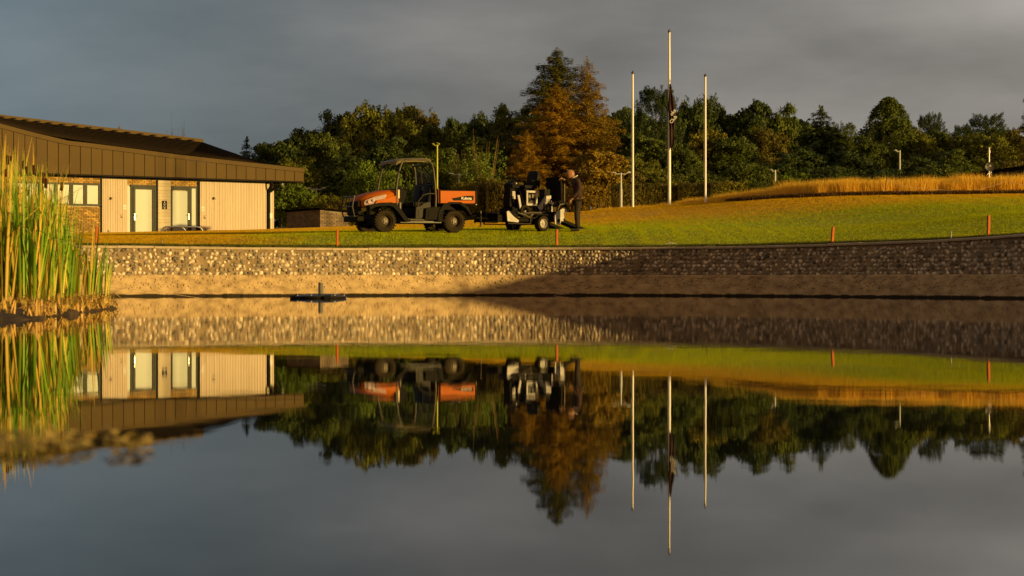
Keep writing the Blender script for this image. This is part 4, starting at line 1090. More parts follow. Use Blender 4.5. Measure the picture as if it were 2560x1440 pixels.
# ------------------------------------------------------------------ trees
def leaf_quads(C, Nn, size, width, rg, jitter=0.6, along=None):
    """rhombic leaves: C centres, Nn outward directions, size length array"""
    n = len(C)
    nr = Nn + rg.normal(0, jitter, (n, 3)); nr /= np.linalg.norm(nr, axis=1)[:, None] + 1e-9
    r = rg.normal(0, 1, (n, 3)) if along is None else along + rg.normal(0, .25, (n, 3))
    u = r - (r * nr).sum(1)[:, None] * nr; u /= np.linalg.norm(u, axis=1)[:, None] + 1e-9
    w = np.cross(nr, u); s = np.asarray(size)[:, None]; ww = s * width
    V = np.stack([C - u * s / 2, C + w * ww / 2 + nr * s * .08, C + u * s / 2, C - w * ww / 2 + nr * s * .08], 1).reshape(-1, 3)
    F = np.arange(n * 4).reshape(n, 4)
    return V, F
def sph(n, rg):
    v = rg.normal(0, 1, (n, 3)); return v / np.linalg.norm(v, axis=1)[:, None]

def crown_broad(seed, H=8.0, W=6.5, leaves=15000, lobes=44, z0=0.08, power=1.0, leaf=(.15, .30), round_=2.0):
    rg = np.random.default_rng(seed); C, D, S = [], [], []
    for k in range(lobes):
        t_ = rg.uniform(0.0, 1.0); ang = rg.uniform(0, 2 * math.pi)
        zc = H * (z0 + (1 - z0) * (0.10 + .84 * t_))
        env = (1 - abs((zc / H - .45) / .60) ** round_); env = max(env, .08) ** .5
        rad = W / 2 * env * (rg.uniform(.45, .88) if k % 4 else rg.uniform(0, .4))
        lr = W * rg.uniform(.09, .19) * (1.0 - .35 * t_)
        c = np.array([math.cos(ang) * rad, math.sin(ang) * rad, zc])
        n = int(leaves / lobes * rg.uniform(.6, 1.4))
        # each lobe is broken up in sprigs
        ns_ = 16; sp = sph(ns_, rg); sp[:, 2] = np.abs(sp[:, 2]) * .9 - .25
        sc = c + sp * lr * rg.uniform(.6, 1.35, (ns_, 1)) * np.array([1, 1, rg.uniform(.7, 1.35)])
        pick = rg.integers(0, ns_, n); q = sph(n, rg) * (rg.random((n, 1)) ** .5) * lr * .48
        P = sc[pick] + q; d = P - c; d /= np.linalg.norm(d, axis=1)[:, None] + 1e-9
        C.append(P); D.append(d + np.array([0, 0, .25])); S.append(rg.uniform(leaf[0], leaf[1], n))
    # loose twigs that break the outline
    for k in range(260):
        v = sph(1, rg)[0]; v[2] = abs(v[2]) * 1.1 - .25; t0 = rg.uniform(.80, .95)
        c = np.array([v[0] * W / 2 * t0, v[1] * W / 2 * t0, H * (.46 + .47 * v[2] * t0)]); n = 14; s_ = rg.random(n)
        up = np.array([v[0] * .5, v[1] * .5, .75]); C.append(c + up * (s_ * rg.uniform(.35, .85))[:, None] + rg.normal(0, .045, (n, 3))); D.append(sph(n, rg)); S.append(rg.uniform(leaf[0] * .6, leaf[1] * .7, n))
    # inner leaves keep the crown from being see-through in the middle
    n = leaves // 5; P = sph(n, rg) * rg.random((n, 1)) ** .4 * np.array([W * .34, W * .34, H * .38]) + np.array([0, 0, H * (.5 + z0 * .4)])
    C.append(P); D.append(sph(n, rg)); S.append(rg.uniform(leaf[1], leaf[1] * 1.6, n))
    C = np.vstack(C); m_ = C[:, 2] > 0.02 * H
    return leaf_quads(C[m_], np.vstack(D)[m_], np.concatenate(S)[m_], .62, rg)

def crown_conifer(seed, H=12.0, W=5.0, whorls=34, dens=1.0, droop=.25, wisp=False, z0=.06, irregular=.25, leaf=.26):
    rg = np.random.default_rng(seed); C, D, S, A = [], [], [], []; limbs = []
    for k in range(whorls):
        v = (k + rg.uniform(-.3, .3)) / whorls; v = min(max(v, 0), .99); z = H * (z0 + (1 - z0) * v)
        Lb = W / 2 * (1 - v) ** .82 * (0.55 + .45 * min(1, v * 6 + .3)) + .12
        nb_ = int(rg.integers(6, 9) if not wisp else rg.integers(5, 8))
        a0 = rg.uniform(0, 6.28)
        for j in range(nb_):
            a = a0 + j * 6.283 / nb_ + rg.uniform(-.3, .3); L_ = Lb * rg.uniform(1 - irregular * 1.8, 1 + irregular)
            dirv = np.array([math.cos(a), math.sin(a), 0.0]); side = np.array([-math.sin(a), math.cos(a), 0.0])
            up = rg.uniform(.0, .25)
            n = max(8, int((70 if not wisp else 62) * dens * L_ / 1.2))
            s_ = rg.random(n) ** .75; 
            zz = z + up * L_ * s_ - droop * L_ * s_ ** 2 * 1.2
            spread = .26 * L_ * (1.05 - s_) * (1 if not wisp else 1.1) + .06
            lat = rg.normal(0, .5, n) * spread
            vert = rg.normal(0, .07 if not wisp else .13, n) - (np.abs(lat) * .35 if not wisp else np.abs(lat) * .25)
            P = dirv * (s_ * L_)[:, None] + side * lat[:, None]; P[:, 2] += zz + vert
            C.append(P); 
            up_n = np.tile(np.array([0, 0, 1.0]) + dirv * .5, (n, 1)); D.append(up_n)
            al = dirv * 1.0 + side * np.sign(lat)[:, None] * .8 + np.array([0, 0, -.35 if not wisp else -.1]); A.append(al)
            S.append(rg.uniform(.7, 1.3, n) * leaf * (.5 + .5 * min(1, L_)))
            limbs.append((z, a, L_, up, droop))
    n = int(60); P = np.zeros((n, 3)); P[:, 2] = H * rg.uniform(.93, 1.02, n); P[:, :2] = rg.normal(0, .05, (n, 2))
    C.append(P); D.append(sph(n, rg)); A.append(np.tile([0, 0, 1.0], (n, 1))); S.append(np.full(n, leaf * .8))
    C = np.vstack(C); D = np.vstack(D); S = np.concatenate(S); A = np.vstack(A)
    V, F = leaf_quads(C, D, S, .20 if wisp else .30, rg, .55, along=A)
    return V, F, limbs

def crown_pine(seed, H=9.0, W=5.5, tufts=430, z0=.10, upright=False, leaves_per=64):
    rg = np.random.default_rng(seed); C, D, S, A = [], [], [], []
    for k in range(tufts):
        v = rg.random() ** .8; z = H * (z0 + (1 - z0) * v)
        env = (1 - abs((v - .35) / .75) ** 1.8); env = max(env, .05) ** .6
        rad = W / 2 * env * (rg.random() ** .5); a = rg.uniform(0, 6.28) ; a = round(a / .7) * .7 + rg.normal(0, .22)
        c = np.array([math.cos(a) * rad, math.sin(a) * rad, z])
        tl = rg.uniform(.5, .95); n = leaves_per
        tv = rg.random(n); ax = np.array([math.cos(a) * .45, math.sin(a) * .45, 1.0 if upright else .55]); ax /= np.linalg.norm(ax)
        P = c + ax * (tv * tl)[:, None]; d = sph(n, rg); d -= (d @ ax)[:, None] * ax * .6
        r_ = .17 * (1.15 - tv) + .05
        P = P + d * r_[:, None]
        C.append(P); A.append(d + ax * .9); D.append(sph(n, rg)); S.append(rg.uniform(.16, .26, n))
    V, F = leaf_quads(np.vstack(C), np.vstack(D), np.concatenate(S), .22, rg, .4, along=np.vstack(A))
    return V, F

def crown_birch(seed, H=9.0, W=6.0, strands=760):
    rg = np.random.default_rng(seed); C, D, S = [], [], []
    for k in range(strands):
        v = rg.random() ** .75; z = H * (.14 + .84 * v); env = (1 - v) ** .62 * min(1, .45 + 1.6 * v)
        a = rg.uniform(0, 6.28); rad = W / 2 * env * (.25 + .75 * rg.random() ** .5); L_ = rg.uniform(.5, 1.3) * (1.1 - v * .6)
        n = 26; t_ = rg.random(n)
        P = np.stack([math.cos(a) * (rad + .15 * t_) + rg.normal(0, .07, n), math.sin(a) * (rad + .15 * t_) + rg.normal(0, .07, n), z + .25 - t_ * L_], 1)
        C.append(P); D.append(sph(n, rg) + np.array([math.cos(a), math.sin(a), .3])); S.append(rg.uniform(.10, .19, n))
    C = np.vstack(C); C[:, 2] = np.maximum(C[:, 2], .1)
    return leaf_quads(C, np.vstack(D), np.concatenate(S), .7, rg)

def crown_sprays(seed, H=4.5, W=2.6, shoots=26):
    """thin upright shoots with loose leaves: young willow or poplar"""
    rg = np.random.default_rng(seed); C, D, S = [], [], []; sh_ = []
    for k in range(shoots):
        a = rg.uniform(0, 6.28); r0 = rg.random() * .35; tip = np.array([math.cos(a) * W / 2 * rg.uniform(.2, 1), math.sin(a) * W / 2 * rg.uniform(.2, 1), H * rg.uniform(.55, 1.0)])
        b0 = np.array([math.cos(a) * r0, math.sin(a) * r0, 0]); n = 190; t_ = rg.uniform(.18, .93, n)
        P = b0 + (tip - b0) * t_[:, None] + rg.normal(0, 1, (n, 3)) * (.05 + .20 * np.sin(t_ * 3.0))[:, None]
        C.append(P); D.append(sph(n, rg)); S.append(rg.uniform(.08, .16, n)); sh_.append((b0, tip))
    return (*leaf_quads(np.vstack(C), np.vstack(D), np.concatenate(S), .5, rg), sh_)

def crown_hedge(seed, Lx=5.0, Wy=1.6, H=1.7, n=9000, ragged=.16):
    rg = np.random.default_rng(seed)
    f = rg.random((n, 3)) * 2 - 1; ax = rg.integers(0, 3, n); sg_ = np.where(rg.random(n) < .5, -1, 1)
    ax = np.where((ax == 2), 2, ax); f[np.arange(n), ax] = sg_
    f[(ax == 2) & (f[:, 2] < 0), 2] = 1
    P = f * np.array([Lx / 2, Wy / 2, H / 2]); P[:, 2] += H / 2; P += rg.normal(0, ragged * .5, (n, 3))
    lump = np.array([noise.noise(Vector((p[0] * 1.3 + seed, p[1] * 1.3, p[2] * 1.3))) for p in P]); P[:, 2] += lump * ragged * 2.2; P[:, 1] += lump * ragged
    P[:, 2] = np.maximum(P[:, 2], .03)
    return leaf_quads(P, f + np.array([0, 0, .3]), rg.uniform(.09, .18, n), .62, rg)

def norm_mesh(name, V, F):
    """scaled so that the crown is 1 high and 1 wide; real size is set on the object"""
    V = np.asarray(V, float); w = np.percentile(np.abs(V[:, :2]), 98.5) * 2; h = np.percentile(V[:, 2], 99.93)
    V = V / np.array([w, w, h]); me = np_mesh(name, V, F); me.materials.append(None); return me, w, h
SH = {}
for k in range(6): SH['broad%d' % k] = norm_mesh('crown', *crown_broad(100 + k, W=6.2 + .3 * k, leaves=17000, lobes=40 + 3 * k, round_=1.7 + .25 * (k % 3)))
for k in range(2): SH['bush%d' % k] = norm_mesh('crown', *crown_broad(140 + k, H=3.4, W=4.4, leaves=9000, lobes=26, z0=.0, leaf=(.10, .2)))
for k in range(2): SH['spruce%d' % k] = norm_mesh('crown', *crown_conifer(200 + k, H=7.5, W=4.0, whorls=26, dens=1.0)[:2])
larch = [crown_conifer(300 + k, H=14, W=8.0, whorls=50, dens=1.5, droop=.10, wisp=True, irregular=.34, leaf=.23) for k in range(2)]
for k in range(2): SH['larch%d' % k] = norm_mesh('crown', *larch[k][:2])
darkl = crown_conifer(320, H=14, W=7.4, whorls=56, dens=2.3, droop=.06, wisp=True, irregular=.36, leaf=.24); SH['darklarch'] = norm_mesh('crown', *darkl[:2])
for k in range(3): SH['pine%d' % k] = norm_mesh('crown', *crown_pine(400 + k, upright=(k == 0)))
SH['birch'] = norm_mesh('crown', *crown_birch(500))
spr = [crown_sprays(600 + k) for k in range(2)]
for k in range(2): SH['spray%d' % k] = norm_mesh('crown', *spr[k][:2])
for k in range(2): SH['hedge%d' % k] = norm_mesh('crown', *crown_hedge(700 + k))

def leafmat(name, c1, c2, island=.45): return mat(name, c1, c2, 0.9, 0.6, island=island, trans=0.22, spec=0.2)
LM = {'darkolive': leafmat('leaf_dark_olive', (0.125, 0.12, 0.015), (0.07, 0.072, 0.011)),
      'dark': leafmat('leaf_dark', (0.066, 0.092, 0.014), (0.034, 0.052, 0.010)),
      'mid': leafmat('leaf_mid', (0.100, 0.124, 0.012), (0.058, 0.080, 0.010)),
      'olive': leafmat('leaf_olive', (0.172, 0.176, 0.012), (0.085, 0.098, 0.010)),
      'gold': leafmat('leaf_gold', (0.24, 0.21, 0.013), (0.12, 0.115, 0.011)),
      'bright': leafmat('leaf_bright', (0.17, 0.235, 0.018), (0.085, 0.13, 0.013)),
      'pine': leafmat('leaf_pine', (0.055, 0.078, 0.018), (0.03, 0.048, 0.012), .3),
      'larch': leafmat('leaf_larch', (0.40, 0.225, 0.011), (0.24, 0.14, 0.009), .35),
      'larchgreen': leafmat('leaf_larch_green', (0.33, 0.21, 0.014), (0.19, 0.13, 0.011), .35),
      'blue': leafmat('leaf_grey_green', (0.10, 0.13, 0.028), (0.06, 0.085, 0.018), .35),
      'rust': leafmat('leaf_rust', (0.155, 0.125, 0.013), (0.075, 0.07, 0.010)),
      'hedge': leafmat('leaf_hedge', (0.17, 0.125, 0.013), (0.08, 0.075, 0.010))}
m_bark = mat('bark', (0.10, 0.065, 0.035), (0.06, 0.04, 0.025), 3, .9, bump=.6, bscale=18, stretch=(3, 3, .7), spec=.1)
m_barkl = mat('larch_bark', (0.26, 0.17, 0.075), (0.16, 0.105, 0.05), 3, .9, bump=.6, bscale=18, stretch=(3, 3, .7), spec=.1)

def trunk(name, H, W, root, m, seed, straight=False, limbs=7, r=None, ztop=.93, shoots=None):
    rd = random.Random(seed); r = r or max(.05, H * .018)
    b_ = B(); n = 9; pts_ = [Vector((0, 0, -.4))]; ox = oy = 0
    for i in range(n):
        v = i / (n - 1); k = 0 if straight else .03 * W
        ox += rd.uniform(-k, k); oy += rd.uniform(-k, k); pts_.append(Vector((ox, oy, H * ztop * v)))
    b_.tube(pts_, r, 7, rad=[r * 1.25] + [r * (1.12 - v * 1.02) for v in np.linspace(0, 1, n)])
    for i in range(limbs):
        v = rd.uniform(.15, .85); a = rd.uniform(0, 6.28); k = 1 + v * (n - 1); i0 = int(k); p = pts_[i0].lerp(pts_[min(i0 + 1, n)], k - i0)
        L_ = W / 2 * (1 - v * (.85 if straight else .5)) * rd.uniform(.55, .9); up = (.12 if straight else .7)
        q = p + Vector((math.cos(a) * L_ * .5, math.sin(a) * L_ * .5, L_ * up * .45)); e_ = p + Vector((math.cos(a) * L_, math.sin(a) * L_, L_ * up))
        rr = r * (1 - v) * .42 + .012; b_.tube([p, q, e_], rr, 5, rad=[rr, rr * .6, .008])
    if shoots:
        for s0, s1 in shoots: b_.tube([s0, (s0 + s1) * .5 + Vector((0, 0, .1)), s1], .02, 4, rad=[.022, .015, .004])
    return b_.done(name, m, root, smooth=True)

tid = [0]
def tree(kind, name, px, ytop, wpx, d, leaf, label, cat='tree', group='trees and shrubs behind the lawn', bark=None, lift=0.0, deep=1.0, rz=None, limbs=None):
    """a tree in column px whose top is seen at row ytop and whose crown spans wpx pixels, standing d metres away"""
    tid[0] += 1
    g0 = ground(px, 0, d); H = ray(px, ytop, d).z - g0.z; W = wpx / FPX * d * (1.7 if kind.startswith('spruce') else 1.05 if kind.startswith(('larch', 'dark')) else 1.3 if kind.startswith('pine') else 1.18)
    root = empty(name, g0, 0, label, cat, group)
    me, w0, h0 = SH[kind]
    o = link('crown', me, root); o.location = (0, 0, H * lift); o.scale = (W, W * deep, H * (1 - lift)); o.rotation_euler = (0, 0, random.uniform(0, 6.28) if rz is None else rz)
    o.material_slots[0].link = 'OBJECT'; o.material_slots[0].material = LM[leaf]
    st_ = kind.startswith(('larch', 'spruce', 'dark', 'pine'))
    sh_ = None
    if kind.startswith('spray'):
        sh_ = [(Vector((s0[0] * W / w0, s0[1] * W / w0, 0)), Vector((s1[0] * W / w0, s1[1] * W / w0, s1[2] * H / h0 * 1.12))) for s0, s1 in spr[int(kind[-1])][2]]
    trunk('trunk', H, W, root, bark or m_bark, tid[0], st_, limbs if limbs is not None else (26 if kind.startswith('larch') else 7), ztop=.55 if kind.startswith('spray') else .93, shoots=sh_)
    return root
# the two tall larches and the dark one behind them
tree('darklarch', 'larch_tree', 1392, 128, 330, 114, 'darkolive', 'tallest dark green conifer rising behind the orange larches', lift=.04, rz=1.0)
tree('larch0', 'larch_tree', 1392, 215, 285, 108, 'larch', 'broad orange-brown larch directly behind the mower and the man', bark=m_barkl, rz=.4, lift=.02)
tree('larch1', 'larch_tree', 1468, 150, 215, 109, 'larchgreen', 'slimmer tall larch with golden top, right of the broad orange one', bark=m_barkl, rz=2.2, lift=.02)
tree('larch0', 'larch_tree', 1318, 330, 140, 106, 'larch', 'low rust coloured larch left of the broad orange one', bark=m_barkl, rz=3.0)
# left group
tree('spruce0', 'spruce_tree', 617, 344, 62, 122, 'dark', 'small pointed spruce just above the low end of the roof')
tree('spruce1', 'spruce_tree', 645, 362, 40, 126, 'dark', 'narrow spruce beside the small pointed one over the roof')
tree('broad0', 'broadleaf_tree', 700, 342, 130, 112, 'dark', 'dark rounded tree at the left end of the tree belt above the roof')
tree('broad1', 'broadleaf_tree', 752, 322, 130, 118, 'mid', 'tree second from the left end of the belt with a dark shoulder')
tree('broad2', 'broadleaf_tree', 838, 279, 110, 122, 'dark', 'dark tree with a spiky top left of the golden crown')
tree('broad3', 'broadleaf_tree', 920, 262, 165, 116, 'olive', 'large golden-green rounded tree above the front of the utility vehicle')
tree('broad4', 'broadleaf_tree', 1002, 266, 150, 117, 'olive', 'golden-green tree merging with the large rounded one')
tree('broad5', 'broadleaf_tree', 1052, 266, 110, 121, 'rust', 'thin reddish topped tree at the right of the golden crowns')
tree('broad0', 'broadleaf_tree', 1100, 312, 110, 115, 'mid', 'mid green tree sloping down behind the yellow-green lamp')
tree('broad1', 'broadleaf_tree', 805, 335, 120, 109, 'mid', 'mid green tree in front of the dark spiky one')
tree('broad4', 'broadleaf_tree', 745, 392, 130, 104, 'olive', 'yellowish tree behind the right end of the fascia')
tree('bush0', 'broadleaf_shrub', 740, 462, 130, 97, 'bright', 'light green shrub under the eaves beside the white post', 'shrub')
tree('bush1', 'broadleaf_shrub', 810, 488, 90, 96, 'olive', 'yellow-green shrub above the brick store', 'shrub')
tree('spruce0', 'conifer_tree', 866, 360, 105, 103, 'blue', 'grey-green conifer of middle height left of the utility vehicle')
tree('broad2', 'broadleaf_tree', 965, 345, 160, 106, 'dark', 'dark tree just behind the roof of the utility vehicle')
tree('bush0', 'broadleaf_shrub', 912, 403, 90, 99, 'bright', 'bright leaved shrub seen left of the windscreen pillars', 'shrub')
tree('bush1', 'broadleaf_shrub', 975, 425, 110, 98, 'bright', 'bright leaved shrub seen through the cab of the utility vehicle', 'shrub')
tree('broad5', 'broadleaf_tree', 1085, 372, 130, 105, 'mid', 'green tree just right of the yellow-green lamp')
tree('bush0', 'broadleaf_shrub', 860, 495, 90, 95, 'hedge', 'dull shrub between the brick store and the utility vehicle', 'shrub')
tree('broad1', 'broadleaf_tree', 1137, 296, 90, 124, 'dark', 'dark distant tree between the golden crowns and the larches')
tree('broad3', 'broadleaf_tree', 1205, 283, 115, 120, 'dark', 'dark tree left of the larches, second from them')
tree('broad2', 'broadleaf_tree', 1262, 265, 120, 118, 'mid', 'dark topped tree touching the left of the larches')
tree('broad0', 'broadleaf_tree', 1190, 340, 130, 110, 'mid', 'leafy tree behind the bare upright shoots')
tree('spray0', 'young_willow', 1210, 362, 90, 97, 'bright', 'young willow of pale upright shoots left of the mower', 'tree', bark=m_barkl)
tree('spray1', 'young_willow', 1172, 392, 70, 98, 'olive', 'lower young willow above the cargo bed', 'tree', bark=m_barkl)
tree('bush1', 'broadleaf_shrub', 1235, 445, 90, 96, 'hedge', 'rounded shrub at the foot of the willow shoots', 'shrub')
# right of the larches
tree('broad4', 'broadleaf_tree', 1535, 278, 100, 121, 'dark', 'dark tree between the larches and the left flagpole')
tree('pine0', 'pine_tree', 1640, 217, 118, 112, 'pine', 'dark pine with tufted upright shoots between left and centre flagpoles')
tree('broad5', 'broadleaf_tree', 1742, 240, 125, 117, 'dark', 'dark rounded tree behind the centre and right flagpoles')
tree('broad1', 'broadleaf_tree', 1795, 268, 80, 119, 'mid', 'small green crown just right of the right flagpole')
tree('broad3', 'broadleaf_tree', 1770, 322, 130, 107, 'gold', 'yellowing tree low behind the right flagpole')
tree('broad0', 'broadleaf_tree', 1868, 255, 125, 118, 'dark', 'dark rounded tree right of the flagpoles, first of two twins')
tree('broad2', 'broadleaf_tree', 1948, 262, 115, 118, 'mid', 'rounded tree right of the first dark twin')
tree('broad5', 'broadleaf_tree', 1928, 320, 110, 110, 'rust', 'brownish tree in front of the two rounded twins')
tree('broad4', 'broadleaf_tree', 1992, 292, 75, 120, 'dark', 'small dark crown left of the blunt conifer')
tree('spruce1', 'conifer_tree', 2052, 268, 120, 113, 'blue', 'blunt grey-green conifer right of the rounded twins')
tree('pine1', 'pine_tree', 2108, 305, 80, 114, 'mid', 'feathery green pine sloping down towards the birch')
tree('broad1', 'broadleaf_tree', 1840, 345, 150, 106, 'mid', 'green tree in the middle row right of the flagpoles')
tree('broad3', 'broadleaf_tree', 2000, 372, 160, 105, 'dark', 'dark low tree behind the short single lamp')
tree('broad0', 'broadleaf_tree', 1610, 330, 120, 106, 'mid', 'green tree in the middle row left of the centre flagpole')
tree('broad5', 'broadleaf_tree', 1600, 392, 110, 101, 'olive', 'olive tree low between left and centre flagpoles')
tree('broad2', 'broadleaf_tree', 1700, 355, 120, 104, 'mid', 'green tree low behind the furled flag')
tree('birch', 'birch_tree', 2222, 243, 150, 110, 'mid', 'tall weeping birch, highest crown of the right hand trees')
tree('broad4', 'broadleaf_tree', 2170, 338, 90, 108, 'mid', 'green tree low at the left foot of the birch')
tree('broad2', 'broadleaf_tree', 2140, 380, 130, 104, 'dark', 'dark low tree left of the tall grey lamp')
tree('pine2', 'pine_tree', 2326, 282, 72, 114, 'pine', 'dark narrow pine just right of the birch')
tree('broad1', 'broadleaf_tree', 2295, 318, 100, 110, 'olive', 'olive tree between the birch and the narrow pine')
tree('broad0', 'broadleaf_tree', 2370, 330, 90, 112, 'mid', 'green tree right of the narrow pine')
tree('broad3', 'broadleaf_tree', 2300, 392, 140, 103, 'dark', 'dark low tree right of the tall grey lamp')
tree('pine1', 'pine_tree', 2466, 284, 112, 116, 'pine', 'dark broad topped pine above the satellite dish')
tree('pine2', 'pine_tree', 2405, 312, 62, 115, 'pine', 'small dark pine left of the broad topped one')
tree('broad5', 'broadleaf_tree', 2450, 332, 150, 107, 'olive', 'light green tree in front of the broad topped pine')
tree('broad2', 'broadleaf_tree', 2385, 375, 120, 103, 'mid', 'green tree left behind the satellite dish')
tree('larch1', 'larch_tree', 2590, 175, 120, 104, 'rust', 'tall conifer cut by the right edge of the photo', bark=m_barkl)
tree('broad4', 'broadleaf_tree', 2552, 322, 110, 108, 'rust', 'brownish tree at the right edge of the photo')
tree('broad0', 'broadleaf_tree', 2650, 300, 200, 110, 'dark', 'dark tree beyond the right edge of the photo')
tree('broad3', 'broadleaf_tree', 560, 470, 170, 110, 'dark', 'dark tree hidden behind the building')
for px, yt, w, kd, lf, lab in ((1500, 375, 140, 'broad1', 'larchgreen', 'russet undergrowth tree right of the man'), (1560, 425, 120, 'bush1', 'hedge', 'bush at the double lamp left of the flagpoles'),
                               (1660, 430, 130, 'bush0', 'olive', 'bush low behind the foot of the centre flagpole'), (1880, 405, 130, 'bush1', 'mid', 'bush left of the short single lamp'),
                               (1985, 425, 110, 'bush0', 'bright', 'leafy bush right of the short single lamp'), (2080, 415, 150, 'bush1', 'dark', 'dark bush below the blunt conifer'),
                               (2200, 425, 140, 'bush0', 'dark', 'dark bush left of the foot of the tall grey lamp'), (2350, 412, 140, 'bush1', 'mid', 'bush left of the satellite dish'),
                               (2520, 405, 120, 'bush0', 'rust', 'brownish bush right of the satellite dish'), (1745, 420, 120, 'bush0', 'mid', 'bush low behind the right flagpole')):
    tree(kd, 'shrub', px, yt, w, 99, lf, lab, 'shrub', limbs=4)
# clipped hedge in sections along the lawn's far side
hz = [(1180, 450, 96, 'gold'), (1262, 447, 95, 'hedge'), (1480, 462, 94, 'larchgreen'), (1566, 458, 94, 'hedge'), (1650, 455, 94, 'hedge'), (1740, 453, 93.5, 'hedge'), (1822, 450, 93, 'gold'), (1905, 452, 93, 'mid'), (1985, 448, 93, 'mid'),
      (2065, 446, 93, 'dark'), (2145, 440, 94, 'mid'), (2225, 440, 94, 'hedge'), (1345, 462, 94.5, 'larchgreen'), (1420, 465, 94.5, 'larchgreen')]
hl = ['hedge section behind the cargo bed', 'hedge section left of the mower', 'hedge section right of the man', 'hedge section at the left flagpole', 'hedge section left of the centre flagpole', 'hedge section at the right flagpole',
      'golden hedge section right of the right flagpole', 'hedge section left of the short lamp', 'hedge section at the short lamp', 'dark hedge section right of the short lamp', 'hedge section left of the tall grey lamp', 'rightmost hedge section under the birch',
      'russet hedge section behind the mower seat', 'russet hedge section behind the man']
for k, ((px, yt, d, lf), lab) in enumerate(zip(hz, hl)):
    g0 = ground(px, 0, d); H = ray(px, yt, d).z - g0.z; r_ = empty('hedge', g0, 0, lab, 'hedge', 'clipped hedge sections'); me, w0, h0 = SH['hedge%d' % (k % 2)]
    W = 92 / FPX * d; o = link('foliage', me, r_); o.scale = (W * 1.0, W * 1.3, H); o.rotation_euler = (0, 0, math.pi * (k % 2)); o.material_slots[0].link = 'OBJECT'; o.material_slots[0].material = LM[lf]
    b_ = B()
    for q in range(4): x0 = (q - 1.5) * W / 4.2; b_.tube([(x0, 0, -.2), (x0 + .1, 0, H * .5), (x0 + random.uniform(-.2, .2), .1, H * .85)], .03, 5, rad=[.04, .025, .01])
    b_.done('stem', m_bark, r_)
# the wood behind everything: one dark mass seen only through gaps
VV_, FF_, base = [], [], 0
rg = np.random.default_rng(5)
n = 36000; X = rg.uniform(-18, 42, n); Y = 131 + rg.uniform(-2.5, 2.5, n)
gg = heights(np.c_[X, Y]); pxs = X / Y * FPX + 1280
hh = np.interp(pxs, [600, 660, 760, 900, 1100, 1300, 1500, 1700, 2000, 2140, 2240, 2400, 2600], [420, 380, 345, 300, 335, 300, 300, 285, 305, 345, 320, 345, 330])
tops = CAMZ + (HOR - hh) / FPX * Y + np.array([noise.noise(Vector((x * .5, 0, 0))) * 1.3 for x in X])
Z = gg + (tops - gg) * rg.random(n) ** .8
V, F = leaf_quads(np.c_[X, Y, Z], rg.normal(0, 1, (n, 3)), rg.uniform(.3, .6, n), .7, rg)
tag(link('far_woodland', np_mesh('far_woodland', V, F, LM['dark'])), kind='stuff')
# two bits of foliage showing over the ridge of the building
tree('bush0', 'broadleaf_shrub', 303, 318, 26, 125, 'gold', 'tiny golden treetop peeping over the middle of the ridge', 'tree')
tree('spray0', 'young_willow', 443, 330, 44, 125, 'rust', 'sparse twiggy treetop peeping over the right part of the ridge', 'tree')
# ------------------------------------------------------------------ utility vehicle
m_orange = mat('orange_paint', (0.47, 0.112, 0.0015), (0.40, 0.09, 0.0015), 3, 0.5, spec=.1)
m_plast = mat('black_plastic', (0.0075, 0.006, 0.004), (0.011, 0.009, 0.006), 12, 0.6, spec=.06)
m_dark = mat('dark_metal', (0.0065, 0.005, 0.004), (0.01, 0.008, 0.006), 10, 0.6, spec=.07)
m_rops = mat('frame_paint', (0.050, 0.040, 0.018), (0.04, 0.032, 0.014), 8, 0.4, spec=.3)
m_tyre = mat('tyre', (0.034, 0.025, 0.014), (0.018, 0.014, 0.009), 14, 0.85, spec=.1)
m_seat = mat('seat_vinyl', (0.006, 0.005, 0.004), (0.009, 0.007, 0.006), 8, 0.6, spec=.12)
m_head = mat('headlight', (0.55, 0.42, 0.40), (0.42, 0.32, 0.31), 18, 0.15, spec=.5, coat=.3)
m_lens = mat('lamp_glass', (0.9, 0.85, 0.8), None, 5, .1)
m_rimb = mat('bronze_rim', (0.07, 0.05, 0.025), (0.04, 0.03, 0.018), 10, 0.4, metal=.3, spec=.3)
m_wht = mat('machine_white', (0.50, 0.47, 0.44), (0.36, 0.33, 0.30), 7, 0.45, spec=.2)

